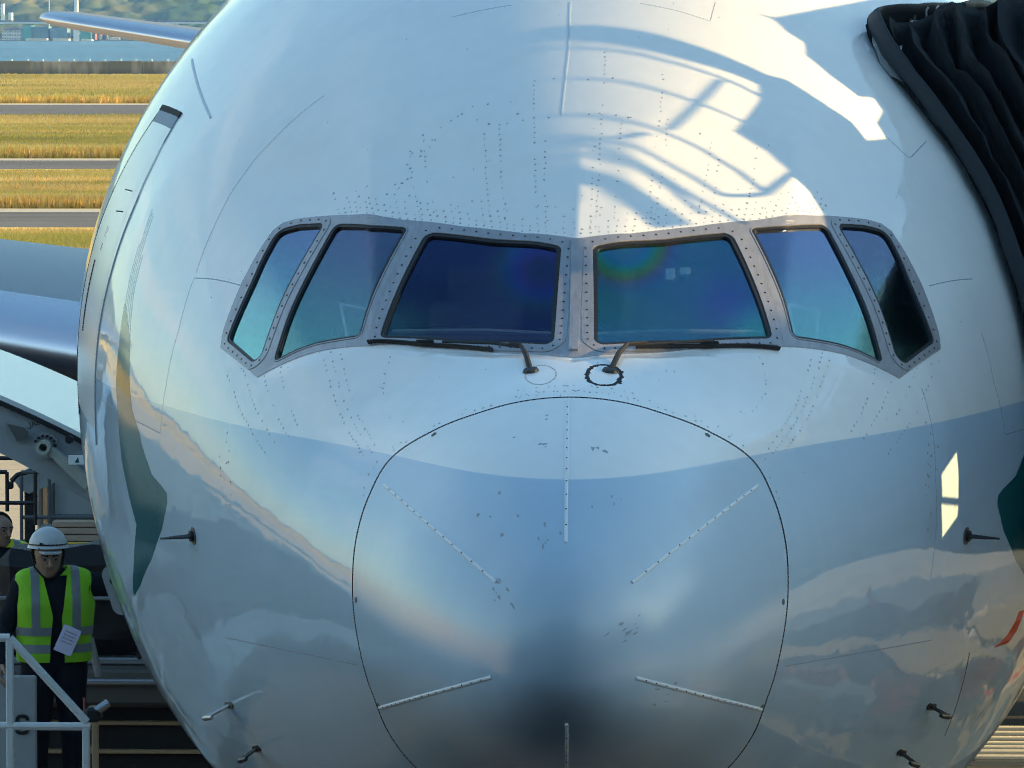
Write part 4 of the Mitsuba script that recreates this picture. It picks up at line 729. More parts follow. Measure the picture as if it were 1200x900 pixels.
hx = np.concatenate([np.linspace(-2600, -1000, 100), np.linspace(-990, -300, 440), np.linspace(-290, 1500, 100)]); hy = 3720 + np.linspace(0, 1, ny_) ** 1.3 * 2780
HX, HY = np.meshgrid(hx, hy, indexing='ij'); t_ = (HY - 3720) / 2780
hz = -2 + 260 * t_ ** .75 * (.55 + .9 * meshkit.fbm(np.stack([HX / 420, HY / 600, HX * 0], -1), 4, 3)) + 60 * np.clip(t_ * 5, 0, 1) * (meshkit.fbm(np.stack([HX / 90, HY / 210, HX * 0], -1), 4, 8) - .5) + 9 * (meshkit.fbm(np.stack([HX / 11, HY / 18, HX * 0], -1), 2, 4) - .5)
i, j = np.meshgrid(np.arange(nx_ - 1), np.arange(ny_ - 1), indexing='ij'); a = (i * ny_ + j).ravel()
add('hills', trimesh.Trimesh(np.stack([HX, HY, hz], -1).reshape(-1, 3), np.vstack([np.stack([a, a + ny_, a + ny_ + 1], 1), np.stack([a, a + ny_ + 1, a + 1], 1)]), process=False), 'mat_forest', smooth=True, kind='structure')

# far shore: bridge and buildings
DS = 3430.0
lam('mat_cream', (0.68, 0.62, 0.50), 0.8); lam('mat_pale', (0.58, 0.58, 0.56), 0.8); lam('mat_roofgrey', (0.13, 0.14, 0.17), 0.8); lam('mat_green_steel', (0.07, 0.30, 0.28), 0.7); lam('mat_brick', (0.26, 0.10, 0.08), 0.8); lam('mat_blue_steel', (0.12, 0.22, 0.28), 0.7); lam('mat_shopwin', (0.10, 0.11, 0.13), 0.5)
def far_box(key, x0, x1, yt, yb, mat, label, D=DS, depth=18, roof=None, win=(0, 0), cat='building', group=None, where=None):
    if where:
        cn = {'mat_pale': 'pale grey', 'mat_cream': 'cream', 'mat_brick': 'brick red', 'mat_white': 'white', 'mat_roofgrey': 'dark grey', 'mat_blue_steel': 'slate blue'}[mat]
        label = '%s %s %shouse %s' % ('tall' if yb - yt > 7 else 'low', cn, 'hipped-roof ' if roof else '', where); group = label
    a_, b_ = px(x0, yt, D), px(x1, yb, D); k0 = key; n = 1
    while k0 in labels: k0 = '%s_%03d' % (key, n); n += 1
    tag(k0, label, cat, group)
    add(k0 + '__wall', bx(a_[0], b_[0], a_[1], a_[1] + depth, b_[2] - 1.5, a_[2], .1), mat)
    if roof: 
        h_ = (a_[2] - b_[2]) * .35; add(k0 + '__roof', hull([(a_[0] - .5, a_[1] - .5, a_[2]), (b_[0] + .5, a_[1] - .5, a_[2]), (a_[0] - .5, a_[1] + depth, a_[2]), (b_[0] + .5, a_[1] + depth, a_[2]), (a_[0] + (b_[0] - a_[0]) * .25, a_[1] + 2, a_[2] + h_), (b_[0] - (b_[0] - a_[0]) * .25, a_[1] + 2, a_[2] + h_)]), roof)
    for r_ in range(win[1]):
        for c_ in range(win[0]):
            w_ = (b_[0] - a_[0]) / win[0]; h_ = (a_[2] - b_[2]) / win[1]
            add(k0 + '__window', bx(a_[0] + (c_ + .2) * w_, a_[0] + (c_ + .8) * w_, a_[1] - .12, a_[1] + .2, b_[2] + (r_ + .3) * h_, b_[2] + (r_ + .75) * h_, .02), 'mat_shopwin')
    return k0
far_box('waterfront_building', 1, 24, 35.5, 47, 'mat_pale', 'pale building with a dark grey hipped roof at the far left waterfront', roof='mat_roofgrey', win=(8, 3))
far_box('warehouse', 25, 36, 30, 45, 'mat_green_steel', 'teal waterfront shed just right of the grey-roofed building', win=(3, 0))
far_box('warehouse', 37, 56, 31, 46, 'mat_blue_steel', 'slate blue waterfront shed behind the longer cream barge')
far_box('warehouse', 58, 78, 33, 46, 'mat_blue_steel', 'dull blue waterfront shed left of the tall bridge tower')
far_box('warehouse', 93, 106, 35, 46, 'mat_green_steel', 'teal waterfront shed right of the tall bridge tower')
far_box('barge', 29, 54, 45.2, 49, 'mat_cream', 'longer cream barge moored at the far shore', D=3380, depth=8, cat='barge')
far_box('barge', 61, 80, 45.2, 49, 'mat_cream', 'shorter cream barge moored left of the tall bridge tower', D=3380, depth=8, cat='barge')
far_box('barge', 94, 107, 46, 48, 'mat_cream', 'small cream barge right of the tall bridge tower', D=3380, depth=8, cat='barge')
r = np.random.default_rng(5); k = 0
x = 104.0
while x < 178:
    w = r.uniform(3, 8); far_box('town_house', x, x + w, 48 - r.uniform(3.5, 9.5) - (x - 104) * .02, 48, ['mat_pale', 'mat_cream', 'mat_brick', 'mat_white', 'mat_roofgrey'][int(r.integers(5))], None, depth=10, roof=('mat_roofgrey' if r.random() < .4 else None), win=(3, 2), group='houses along the far shore', D=DS + r.uniform(0, 60), where='in the front row along the far shore'); x += w * r.uniform(.8, 1.1)
for row_, (ytop, dd) in enumerate(((44.5, 3520), (41.5, 3640))):
    x = 100.0 - 3 * row_
    while x < 190 and not (row_ == 0 and False):
        w = r.uniform(3, 7); far_box('town_house', x, x + w, ytop - r.uniform(1.5, 5.0), 48 - row_ * 3, ['mat_pale', 'mat_cream', 'mat_brick', 'mat_white', 'mat_roofgrey', 'mat_blue_steel'][int(r.integers(6))], None, depth=10, roof=('mat_roofgrey' if r.random() < .4 else None), win=(3, 2), group='houses along the far shore', D=dd, where=('in the second row along the far shore', 'in the hindmost row along the far shore')[row_]); x += w * r.uniform(1.0, 2.2)
x = 196.0
while x < 238:
    w = r.uniform(3, 7); far_box('hillside_house', x, x + w, 31.5 - r.uniform(1.5, 4.5), 36, ['mat_pale', 'mat_brick', 'mat_white', 'mat_cream'][int(r.integers(4))], None, where='at the foot of the hills right of the tailplane', depth=10, win=(3, 2), group='houses at the foot of the hills', D=3900); x += w
far_box('brick_block', 185, 200, 26.5, 33, 'mat_brick', 'long dark red building above the tailplane at the foot of the hills', D=3880, depth=14)
far_box('chimney', 0, 3.5, 4.5, 22, 'mat_white', 'white chimney at the left picture edge behind the bridge', D=3700, depth=6, cat='chimney')
far_box('silo', 9, 13, 15, 24, 'mat_white', 'white silo right of the chimney behind the bridge', D=3700, depth=7, cat='silo')
far_box('white_hut', 159, 162, 22, 28, 'mat_white', 'tiny white tower above the tailplane in front of the hills', D=3880, depth=5, cat='tower')
tag('sea_bridge', 'long pale bridge deck crossing the water in front of the hills', 'bridge')
a_, b_ = px(-120, 23.7, 3330), px(330, 28, 3330)
add('sea_bridge__deck', bx(a_[0], b_[0], a_[1], a_[1] + 14, b_[2], a_[2] - 1.0, .1), 'mat_pale'); add('sea_bridge__railing', bx(a_[0], b_[0], a_[1] - .3, a_[1], a_[2] - .9, a_[2], .05), 'mat_roofgrey')
for xk in (88,): 
    o = px(xk, 28, 3332); add('sea_bridge__tower', cat_([bx(o[0] - 1.15, o[0] + 1.15, o[1] + 2, o[1] + 5, -4, 70, .2), bx(o[0] - 1.6, o[0] + 1.6, o[1] + 1.5, o[1] + 5.5, -4, o[2] - 2.2, .2)]), 'mat_white')
o = px(57, 28, 3600); add('radio_mast', tube([(o[0], o[1], -2), (o[0], o[1], 40)], [.5, .25], 6), 'mat_pale', label='thin pale mast standing left of the bridge tower', cat='mast')

scene['air'] = {'type': 'homogeneous', 'albedo': {'type': 'rgb', 'value': [0.93, 0.95, 0.97]}, 'sigma_t': {'type': 'rgb', 'value': [0.000020, 0.000040, 0.000085]}}

# ------------------------------------------------------------------ PEOPLE
lam('mat_skin', (0.27, 0.165, 0.115), 0.55, 0.35); lam('mat_navy', (0.012, 0.014, 0.020), 0.85, 0.1); lam('mat_vest', (0.24, 0.55, 0.025), 0.6, 0.2); lam('mat_vest_yellow', (0.62, 0.72, 0.03), 0.6, 0.2)
lam('mat_reflective', (0.17, 0.19, 0.20), 0.4, 0.4); lam('mat_helmet', (0.46, 0.49, 0.51), 0.4, 0.5); lam('mat_hair', (0.012, 0.010, 0.009), 0.7, 0.2); lam('mat_card', (0.66, 0.62, 0.80), 0.5, 0.4); lam('mat_eye', (0.05, 0.045, 0.04), 0.4, 0.3); lam('mat_lip', (0.30, 0.14, 0.12), 0.5)
def ball(c, r, n=20): return Manifold.sphere(r, n).translate([float(v) for v in c])
def bone(a, ra, b, rb): return (ball(a, ra) + ball(b, rb)).hull()
def tm(m): 
    q = m.to_mesh(); return trimesh.Trimesh(q.vert_properties[:, :3], q.tri_verts, process=True)
def mf(t): return Manifold(MMesh(np.asarray(t.vertices, np.float32), np.asarray(t.faces, np.uint32)))
def soft(m, L=.02, it=12):
    t = tm(m.refine_to_length(L)); trimesh.smoothing.filter_taubin(t, lamb=.5, nu=.52, iterations=it); return t
def wrinkle(t, amp=.006, f=11.0, seed=1):
    n = t.vertex_normals; return trimesh.Trimesh(t.vertices + n * ((meshkit.fbm(t.vertices * [f, f, f * .6], 3, seed) - .5) * 2 * amp)[:, None], t.faces, process=False)
def person(key, label, pos, heading, jt, vest, helmet=True, card=False, group=None):
    """jt: joints in the person's own frame (x to the picture's right when facing the camera, -y forward)"""
    W = T().translate(list(map(float, pos))).rotate([0, 0, 1], heading)
    def put(k, mesh, m, smooth=40, **kw): return add(k, mesh, m, smooth=smooth, to_world=W, **kw)
    tag(key, label, 'person', group)
    J_ = {k: np.array(v, float) for k, v in jt.items()}
    hd = J_['head']; look = J_.get('look', np.array([0, -1, 0.])); look /= np.linalg.norm(look); sd = np.cross(look, [0, 0, 1]); sd /= np.linalg.norm(sd); upv = np.cross(sd, look)
    H = lambda x, f_, z: hd + sd * x + look * f_ + upv * z
    skull = ball(H(0, -.018, .028), .092) + ball(H(0, .02, .02), .082); jaw = ball(H(0, .045, -.085), .040) + ball(H(.035, .01, -.06), .038) + ball(H(-.035, .01, -.06), .038)
    head = (skull + jaw).hull() + bone(H(0, .095, .012), .009, H(0, .112, -.028), .014) + ball(H(.018, .098, -.032), .010) + ball(H(-.018, .098, -.032), .010) + bone(H(.02, .088, .024), .013, H(.055, .07, .026), .012) + bone(H(-.02, .088, .024), .013, H(-.055, .07, .026), .012)
    for s_ in (-1, 1): head += bone(H(.088 * s_, -.012, .015), .017, H(.082 * s_, -.006, -.028), .012)
    body = head + bone(J_['neck'], .055, H(0, -.02, -.06), .052)
    hands = Manifold()
    for s_ in 'lr':
        wr, el = J_['wrist_' + s_], J_['elbow_' + s_]; d_ = wr - el; d_ /= np.linalg.norm(d_); pn = J_.get('palm_' + s_, np.array([0, -1.0, 0])); pn = pn - d_ * (pn @ d_); pn /= np.linalg.norm(pn); ac = np.cross(d_, pn)
        P_ = lambda a_, c_, n_: wr + d_ * a_ + ac * c_ + pn * n_
        hnd = (ball(P_(.01, .022, 0), .018) + ball(P_(.01, -.022, 0), .018) + ball(P_(.085, .034, 0), .013) + ball(P_(.085, -.034, 0), .012)).hull()
        for k_, (c_, l_) in enumerate(((.033, .072), (.012, .080), (-.011, .075), (-.032, .060))):
            hnd += bone(P_(.085, c_, 0), .0095, P_(.085 + l_ * .5, c_ * 1.1, .012), .0088) + bone(P_(.085 + l_ * .5, c_ * 1.1, .012), .0088, P_(.085 + l_ * .85, c_ * 1.12, .038), .008)
        hnd += bone(P_(.02, .03, .008), .014, P_(.06, .058, .02), .0105) + bone(P_(.06, .058, .02), .0105, P_(.095, .062, .03), .009)
        hands += hnd + bone(el, .040, wr, .030) + bone(J_['shoulder_' + s_], .05, el, .042) + bone(J_['neck'] - [0, 0, .03], .045, J_['shoulder_' + s_], .05)
    body = body + hands
    put(key + '__body', soft(body, .014, 6), 'mat_skin')
    for s_ in (-1, 1):
        put(key + '__eye', trimesh.creation.icosphere(2, .012).apply_translation(H(.033 * s_, .086, .010)), 'mat_eye'); put(key + '__eyebrow', tm(bone(H(.018 * s_, .100, .030), .005, H(.050 * s_, .084, .033), .004)), 'mat_hair')
    put(key + '__mouth', tm(bone(H(.020, .088, -.066), .006, H(-.020, .088, -.066), .006)), 'mat_lip')
    hair = (ball(H(0, -.025, .034), .108) + ball(H(0, -.03, -.02), .096)) - Manifold.cube([.4, .4, .4], True).rotate([0, 0, 0]).translate([float(v) for v in H(0, .235, -.05)]) - Manifold.cube([.4, .4, .3], True).translate([float(v) for v in H(0, 0, -.20)])
    put(key + '__hair', soft(hair, .015, 4), 'mat_hair')
    # jacket, trousers, boots
    torso = (ball(J_['pelvis'] + [.10, 0, 0], .115) + ball(J_['pelvis'] + [-.10, 0, 0], .115)).hull() 
    t2 = (ball(J_['waist'] + [.09, 0, 0], .115) + ball(J_['waist'] + [-.09, 0, 0], .115) + ball(J_['pelvis'] + [.09, 0, .02], .12) + ball(J_['pelvis'] + [-.09, 0, .02], .12)).hull()
    t3 = (ball(J_['waist'] + [.09, 0, 0], .115) + ball(J_['waist'] + [-.09, 0, 0], .115) + ball(J_['chest'] + [.10, .0, 0], .13) + ball(J_['chest'] + [-.10, .0, 0], .13)).hull()
    t4 = (ball(J_['chest'] + [.10, 0, 0], .128) + ball(J_['chest'] + [-.10, 0, 0], .128) + ball(J_['shoulder_l'] + [-.03, 0, 0], .075) + ball(J_['shoulder_r'] + [.03, 0, 0], .075) + ball(J_['neck'] - [0, 0, .02], .065)).hull()
    tor = t2 + t3 + t4
    jac = tor + bone(J_['neck'] - [0, 0, .03], .068, J_['neck'] + [0, -.005, .02], .062)
    for s_ in 'lr': jac += bone(J_['shoulder_' + s_], .078, J_['elbow_' + s_], .060) + bone(J_['elbow_' + s_], .058, J_['wrist_' + s_], .045)
    put(key + '__jacket', wrinkle(soft(jac, .02, 8), .006), 'mat_navy')
    trs = torso
    for s_ in 'lr': trs += bone(J_['hip_' + s_], .112, J_['knee_' + s_], .078) + bone(J_['knee_' + s_], .076, J_['ankle_' + s_], .062)
    put(key + '__trousers', wrinkle(soft(trs, .022, 8), .008), 'mat_navy')
    for s_ in 'lr':
        a_ = J_['ankle_' + s_]; put(key + '__boot', soft((ball(a_ + [0, .03, -.035], .042) + ball(a_ + [0, -.13, -.045], .036) + ball(a_ + [.02, -.09, -.045], .036) + ball(a_ + [-.02, -.09, -.045], .036)).hull() + bone(a_ + [0, .01, .06], .052, a_ + [0, .02, -.02], .05), .018, 4), 'mat_black')
    # hi-vis vest: a shell round the torso, open in front, with armholes and two bands
    base = mf(wrinkle(soft(tor, .025, 6), .004)); big = mf(soft(tor, .025, 6).apply_transform(np.eye(4))) 
    def shell(o0, o1):
        t = soft(tor, .024, 6); n = t.vertex_normals
        outer = mf(trimesh.Trimesh(t.vertices + n * o1, t.faces, process=False)); inner = mf(trimesh.Trimesh(t.vertices + n * o0, t.faces, process=False)); return outer - inner
    nk, wa, ch = J_['neck'], J_['waist'], J_['chest']
    zb = J_['pelvis'][2] - .02
    cut = Manifold.cube([1.2, 1.2, .8], True).translate([float(wa[0]), float(wa[1]), float(zb - .4)])
    for s_ in 'lr': cut += bone(J_['shoulder_' + s_] + (J_['shoulder_' + s_] - ch) * np.array([.12, 0, 0]) - [0, 0, .03], .082, J_['elbow_' + s_], .09)
    cut += bone(nk + [0, -.02, .05], .085, nk + [0, -.02, -.01], .075)
    fx = float(ch[0])
    vee = [(nk[0] - .075, nk[2]), (nk[0] + .075, nk[2]), (fx + .035, ch[2] - .08), (fx + .05, wa[2]), (fx + .055, zb - .1), (fx - .045, zb - .1), (fx - .035, wa[2]), (fx - .02, ch[2] - .06)]
    vm = trimesh.creation.extrude_polygon(Polygon(vee), .5, engine='earcut'); vm.apply_transform(np.array([[1, 0, 0, 0], [0, 0, 1, float(ch[1]) - .52], [0, 1, 0, 0], [0, 0, 0, 1.0]])); vm.fix_normals()
    cut += mf(vm)
    vk = key + '__vest'
    vs_ = shell(.010, .026) - cut
    put(vk, tm(vs_), vest, 35, label='bright yellow-green safety vest with grey bands')
    sh2 = shell(.020, .0295) - cut
    for zc_ in (zb + .085, zb + .19): put(vk + '__band', tm(sh2 ^ Manifold.cube([1.2, 1.2, .052], True).translate([float(wa[0]), float(wa[1]), float(zc_)])), 'mat_reflective', 35)
    for s_ in (-1, 1): put(vk + '__band', tm(sh2 ^ Manifold.cube([.052, 1.2, .8], True).translate([fx + .125 * s_, float(wa[1]), float(zb + .19 + .4)])), 'mat_reflective', 35)
    if helmet:
        hm = (ball(H(0, -.014, .066), .120).scale([1, 1, 1])) - Manifold.cube([.6, .6, .3], True).translate([float(v) for v in (H(0, 0, .062) - [0, 0, .15])])
        hk = put(key + '__helmet', soft(hm, .018, 5), 'mat_helmet', label='white safety helmet')
        brim = tm((Manifold.cylinder(.016, .128, .122, 40).translate([float(v) for v in H(0, -.010, .056)])) + hullm([H(x_, f_, z_) for x_, f_ in ((-.07, .09), (.07, .09), (.045, .132), (-.045, .132)) for z_ in (.052, .062)]))
        put(hk + '__brim', brim, 'mat_helmet'); put(hk + '__band', tm(Manifold.cylinder(.007, .1215, .1215, 40).translate([float(v) for v in H(0, -.012, .076)])), 'mat_black')
        put(hk + '__chin_strap', cat_([tube([H(s_ * .105, .0, .03), H(s_ * .085, .02, -.06), H(s_ * .03, .05, -.122)], .005, 6) for s_ in (-1, 1)]), 'mat_black')
        put(hk + '__mark', rbox(H(.05, .085, .105), (.035, .006, .012), .002, rot(15, [0, 1, 0])), 'mat_black')
        put(hk + '__mark', rbox(H(.065, .093, .075), (.02, .006, .016), .002), 'mat_teal')
    if card:
        R_ = rot(-24, [0, 1, 0]); ck = put(key + '__id_card', rbox(ch + np.array([.065, -.185, -.20]), (.115, .004, .17), .001).apply_transform(rot(24, [0, 1, 0], ch + np.array([.065, -.185, -.20]))), 'mat_card', label='pale paper card hanging on the front of the vest')
        for k_ in range(4): put(ck + '__print_line', rbox(ch + np.array([.065, -.188, -.15 - .022 * k_]), (.075, .002, .005), .0005).apply_transform(rot(24, [0, 1, 0], ch + np.array([.065, -.185, -.20]))), 'mat_reflective')
def hullm(pts): return mf(hull(pts))
STAND = dict(pelvis=(0, 0, .95), waist=(0, .005, 1.06), chest=(0, .01, 1.27), neck=(0, .015, 1.46), head=(0, -.02, 1.585), shoulder_l=(.185, .01, 1.40), shoulder_r=(-.185, .01, 1.40), hip_l=(.095, 0, .90), hip_r=(-.095, 0, .90), knee_l=(.11, -.02, .48), knee_r=(-.11, -.02, .48), ankle_l=(.12, .02, .08), ankle_r=(-.12, .02, .08))
PW = px(55, 615, 33.7)
person('person', 'person in a white helmet and green safety vest reaching towards the aircraft nose', (PW[0] + .02, PW[1], PW[2] - 1.705 - .075), 12,
       {**STAND, 'head': (-.04, -.05, 1.575), 'look': (.05, -1, -.20), 'elbow_l': (.43, .02, 1.37), 'wrist_l': (.66, .10, 1.43), 'palm_l': (0, 1, .2), 'elbow_r': (-.30, .02, 1.13), 'wrist_r': (-.34, -.14, .92), 'palm_r': (1, 0, 0)}, 'mat_vest', True, True)
P2 = px(-5, 606, 41.0)

person('person_001', 'dark-haired person in a yellow safety vest cut off by the left picture edge', (P2[0], P2[1], P2[2] - 1.70), 18,
       {**STAND, 'look': (.5, -1, -.05), 'elbow_l': (.24, .0, 1.13), 'wrist_l': (.22, -.12, .90), 'palm_l': (-1, 0, 0), 'elbow_r': (-.24, .0, 1.13), 'wrist_r': (-.22, -.12, .90), 'palm_r': (1, 0, 0)}, 'mat_vest_yellow', False, False)

# ------------------------------------------------------------------ CARGO LOADER and the freight beside the nose
L = 'cargo_loader'
tag(L, 'cargo loader with a white handrail raised beside the nose', 'cargo loader')
lam('mat_rail_white', (0.62, 0.64, 0.64), 0.45, 0.4); lam('mat_loader_grey', (0.33, 0.34, 0.34), 0.6, 0.3); lam('mat_tan', (0.40, 0.28, 0.16), 0.6, 0.3)
zdk = PW[2] - 1.705 - .08
add(L + '__deck', bx(-7.2, -2.75, 8.6, 10.4, zdk - .16, zdk - .01, .02), 'mat_loader_grey')
def rail(pts, D, w=.055):
    ms = []
    for a_, b_ in zip(pts[:-1], pts[1:]): 
        p, q = px(*a_, D), px(*b_, D); ms.append(tube([p, q], w / 2, 8))
    return cat_(ms)
rk = L + '__handrail'
tag(rk, 'white tubular handrail at the front of the loader platform')
add(rk, cat_([rail([(-30, 752), (6, 752), (97, 852)], 32.6, .05), rail([(-30, 857), (101, 857)], 32.6, .05)]), 'mat_rail_white', smooth=40)
for xk, ya in ((6, 752), (96, 855)):
    p = px(xk, ya, 32.6); add(rk + '__post', bx(p[0] - .022, p[0] + .022, p[1] - .022, p[1] + .022, zdk - .1, p[2], .006), 'mat_rail_white')
p = px(12, 845, 33.4); add(L + '__side_panel', bx(p[0] - 1.2, p[0] + .13, p[1], p[1] + .04, zdk - .02, px(0, 797, 33.4)[2], .01), 'mat_loader_grey')
add(L + '__lettering', face_text('S', .115, (p[0] - .01, p[1] - .003, px(0, 866, 33.4)[2]), 0, .008, True), 'mat_black')
p = px(105, 842, 33.0); ck = add(L + '__control_box', rbox(p, (.10, .16, .09), .02), 'mat_black'); add(ck + '__lever', tube([px(94, 850, 33.0), px(94, 823, 33.0)], .008, 8), 'mat_red_mark'); add(ck + '__lamp', tube([p + [.02, -.05, .02], p + [.09, -.02, .07]], .028, 10), 'mat_steel', smooth=40)
p = px(107, 850, 33.2); add(L + '__ladder_post', bx(p[0] - .02, p[0] + .02, p[1] - .02, p[1] + .02, zdk - 1.2, p[2], .005), 'mat_tan'); add(L + '__ladder_rung', hull([px(100, 882, 33.2), px(100, 888, 33.2), px(108, 874, 33.2), px(108, 880, 33.2), px(100, 882, 33.3), px(100, 888, 33.3), px(108, 874, 33.3), px(108, 880, 33.3)]), 'mat_tan')
# main lift and its chassis
zt = px(0, 797, 38)[2]
add(L + '__main_deck', bx(-8.2, -2.0, 14.2, 21.0, zt - .25, zt, .02), 'mat_dirty_steel'); add(L + '__deck_edge', bx(-8.2, -2.0, 14.12, 14.2, zt - .10, zt - .06, .01), 'mat_steel')
add(L + '__shade_panel', bx(-8.0, -1.9, 14.5, 14.6, .9, zt - .27, .02), 'mat_black')  # black sheet added in place of the shaded ground under the deck
for k, (yk, mt_) in enumerate(((812, 'mat_yellow'), (832, 'mat_dirty_steel'), (853, 'mat_tan'), (887, 'mat_tan'))):  # coloured bars stand in for thin sunlit lines on the ground
    zk = px(0, yk, 38.6)[2]; add(L + '__sunlit_line', bx(-7.9 if k else -3.45, -2.0, 14.42, 14.49, zk - .013, zk + .013, .004), mt_)
add(L + '__chassis', bx(-7.6, -1.6, 14.6, 22.0, .55, 1.25, .05), 'mat_black')
for xk in (-7.0, -3.8): 
    for yk in (15.4, 21.0): add(L + '__wheel', disc((xk, yk, .45), [1, 0, 0], .45, .4, 24), 'mat_rubber', smooth=40)
add(L + '__scissor_arm', cat_([tube([(-7.2, 15.5, 1.2), (-7.2, 20.5, zt - .25)], .12, 8), tube([(-7.2, 20.5, 1.2), (-7.2, 15.5, zt - .25)], .12, 8), tube([(-3, 15.5, 1.2), (-3, 20.5, zt - .25)], .12, 8), tube([(-3, 20.5, 1.2), (-3, 15.5, zt - .25)], .12, 8)]), 'mat_black', smooth=40)
# dark netted freight on the deck
bk = 'freight_pallet'
tag(bk, 'black wrapped freight pallet on the loader deck behind the helmeted person', 'freight pallet')
z0, z1 = zt, px(0, 652, 38.4)[2]
lam('mat_wrap', (0.012, 0.012, 0.014), 0.6, 0.3)
t_ = bx(-4.35, -2.15, 14.5, 15.1, z0 + .06, z1, .12).subdivide_to_size(.12); t_ = trimesh.Trimesh(t_.vertices + ((meshkit.fbm(t_.vertices * 3, 3, 2) - .5)[:, None]) * .1, t_.faces, process=False)
add(bk + '__wrapped_load', t_, 'mat_wrap', smooth=50); add(bk + '__base', bx(-4.4, -2.1, 14.45, 15.2, z0 + .005, z0 + .055), 'mat_steel')
zz = px(0, 708, 38.4)[2]; add(bk + '__strap', bx(-4.42, -2.1, 14.40, 14.44, zz - .012, zz + .012, .004), 'mat_steel')
for xk in (-3.95, -3.3, -2.7): add(bk + '__strap', bx(xk - .015, xk + .015, 14.41, 14.43, z0 + .05, z1 - .03, .004), 'mat_black')
p = px(106, 795, 38.2); add(L + '__guide_post', tube([px(101, 752, 38.1), px(112, 797, 38.1)], .03, 8), 'mat_steel')
# aluminium container and crates further back
ub = 'air_cargo_container'
tag(ub, 'dull aluminium air cargo container standing under the open cargo door', 'container')
a_, b_ = px(55, 548, 47), px(112, 612, 47)
lam('mat_alu', (0.40, 0.41, 0.41), 0.45, 0.5, 0.4)
add(ub + '__side', bx(a_[0], b_[0] + 1.0, a_[1], a_[1] + 1.6, b_[2], a_[2] + .5, .02), 'mat_alu')
for xk in (56, 111): q = px(xk, 548, 46.9); add(ub + '__edge_rail', bx(q[0] - .03, q[0] + .03, q[1] - .03, q[1] + .04, b_[2], a_[2] + .45, .01), 'mat_dirty_steel')
add(ub + '__edge_rail', bx(a_[0] - .02, b_[0] + 1.0, a_[1] - .05, a_[1], b_[2] - .03, b_[2] + .05, .01), 'mat_dirty_steel')
kx = 'wooden_crate'
tag(kx, 'pinkish wooden crate under the aluminium container', 'crate')
c_, d_ = px(57, 613, 46.8), px(118, 638, 46.8)
for k in range(3): 
    h_ = (c_[2] - d_[2]) / 3; add(kx + '__plank', bx(c_[0], d_[0] + 1, c_[1], c_[1] + 1.2, d_[2] + k * h_ + .004, d_[2] + (k + 1) * h_ - .004, .006), 'mat_crate' if 'mat_crate' in scene else lam('mat_crate', (0.50, 0.34, 0.25), 0.8))
dk = 'container_dolly'
tag(dk, 'yellow-edged dolly carrying the crate and the container', 'dolly')
e_, f_ = px(12, 639, 46.5), px(116, 646, 46.5)
add(dk + '__yellow_edge', bx(e_[0], f_[0] + 1.2, e_[1], e_[1] + .08, f_[2], e_[2], .01), 'mat_yellow'); add(dk + '__frame', bx(e_[0], f_[0] + 1.2, e_[1] + .1, e_[1] + 2.0, f_[2] - .12, e_[2] - .02, .02), 'mat_black')
for k in range(4): 
    q = px(20 + k * 30, 700, 46.7); add(dk + '__wheel', disc((q[0], q[1] + .3, .19 + .0), [1, 0, 0], .19, .12, 18), 'mat_rubber', smooth=40); add(dk + '__leg', bx(q[0] - .05, q[0] + .05, q[1] + .25, q[1] + .35, .3, f_[2], .01), 'mat_black')
gk = 'guard_rail'
tag(gk, 'black steel guard rail cage standing left of the container', 'guard rail')
for pts in ([(-20, 539), (37.5, 539), (37.5, 618)], [(-20, 592), (37.5, 592)], [(-8, 555.5), (4, 555.5), (4, 602)]): add(gk + '__frame_bar', rail(pts, 43.0, .032), 'mat_black')
for pts in ([(21, 560), (21, 640)], [(54, 540), (54, 616)], [(21, 555.5), (76, 555.5)], [(23, 609), (112, 609)]): add(gk + '__frame_bar', rail(pts, 43.4, .030), 'mat_bridge_dark')
hk_ = 'equipment_cover'
tag(hk_, 'grey curved equipment cover behind the guard rail', 'cover')
prof = [px(*v, 44.2)[[0, 2]] for v in ((9, 566), (16, 559), (32, 554), (53, 549), (54, 572), (44, 575), (30, 581), (20, 577), (14, 568))]
add(hk_ + '__shell', yplate(Polygon(prof), px(0, 0, 44.2)[1], .7), 'mat_loader_grey'); add(hk_ + '__shell__dark_edge', cat_([tube([px(9, 566, 44.1), px(16, 559, 44.1), px(32, 554, 44.1), px(53, 549, 44.1)], .022, 6)]), 'mat_black'); p = px(8, 571, 44.1); add(hk_ + '__latch', rbox(p, (.05, .05, .06), .01), 'mat_black')
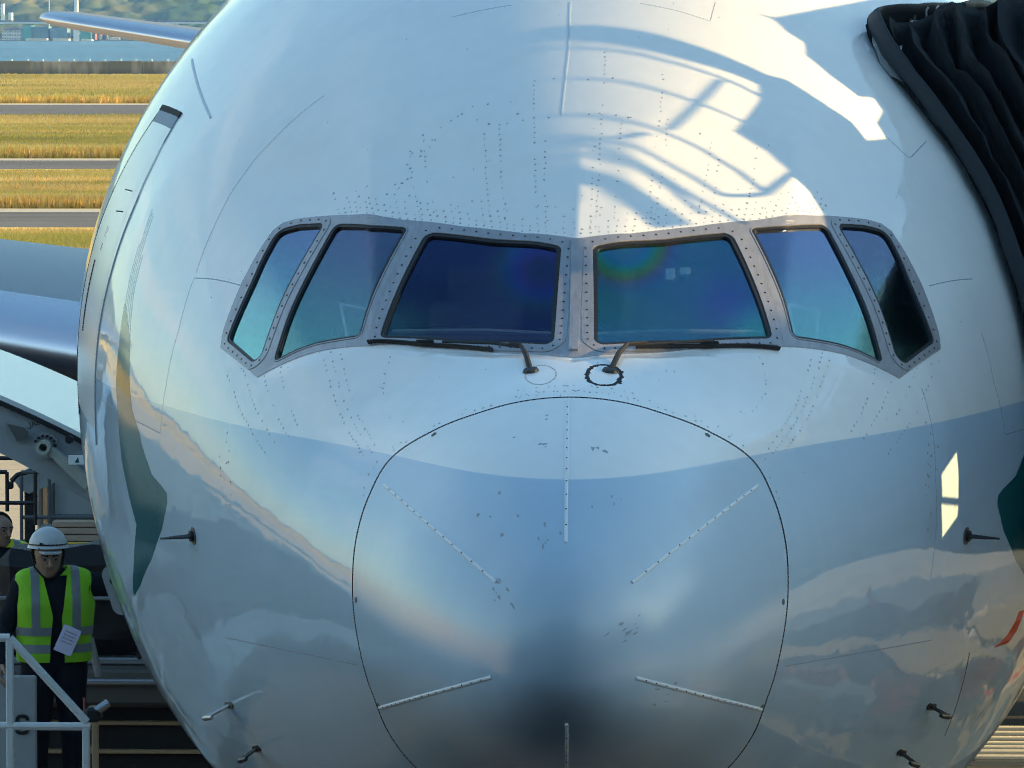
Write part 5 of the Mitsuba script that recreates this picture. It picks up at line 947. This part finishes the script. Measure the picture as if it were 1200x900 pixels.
add(hk_ + '__stand', bx(*(px(30, 575, 44.4)[0] + np.array([-.04, .04])), *(px(0, 0, 44.4)[1] + np.array([0, .08])), 0, px(30, 578, 44.4)[2], .01), 'mat_black')
# roller dolly on the right, low behind the nose
rd = 'roller_dolly'
tag(rd, 'low pallet dolly with pale roller bars at the lower right', 'dolly')
for k, yk in enumerate((854, 860, 866, 872, 877, 882, 888)):
    p = px(1175, yk, 54 - k * .22); add(rd + '__roller', bx(p[0] - .55, p[0] + 2.4, p[1] - .05, p[1] + .05, p[2] - .03, p[2] + .012, .012), 'mat_cream')
p = px(1175, 880, 53.5); add(rd + '__frame', bx(p[0] - .7, p[0] + 2.5, p[1] - 1.2, p[1] + 1.4, p[2] - .28, p[2] - .10, .02), 'mat_bridge_dark')
for k in (0, 1, 2): add(rd + '__wheel', disc((p[0] - .3 + k * 1.1, p[1], .16), [1, 0, 0], .16, .1, 16), 'mat_rubber')
# red streamer
q = np.array([px(1199, 716, 27.6), px(1195, 728, 27.6), px(1188, 742, 27.65), px(1180, 752, 27.65), px(1175, 757, 27.7)])
m = []
wv = np.array([.014, .016, .022, .030, .036]); 
v = np.vstack([q + np.stack([wv, 0 * wv, wv * .35], 1), q - np.stack([wv, 0 * wv, wv * .35], 1), q + np.stack([wv, 0 * wv, wv * .35], 1) + [0, .004, 0], q - np.stack([wv, 0 * wv, wv * .35], 1) + [0, .004, 0]])
add('warning_streamer', hullstrip(v, 5) if False else cat_([hull([q[i] + o * np.array([wv[i], 0, wv[i] * .35]) + [0, y_, 0] for o in (-1, 1) for y_ in (0, .006)] + [q[i + 1] + o * np.array([wv[i + 1], 0, wv[i + 1] * .35]) + [0, y_, 0] for o in (-1, 1) for y_ in (0, .006)]) for i in range(4)]), lam('mat_streamer', (0.90, 0.16, 0.07), 0.7), label='small red-orange warning streamer hanging at the right edge', cat='streamer')

# ------------------------------------------------------------------ air
scene['haze'] = {'type': 'cube', 'to_world': T().translate([0, 100, 245]).scale([6900, 6900, 255]), 'bsdf': {'type': 'null'}, 'interior': {'type': 'ref', 'id': 'air'}}
scene['camera']['medium'] = {'type': 'ref', 'id': 'air'}
tag('haze', kind='stuff')
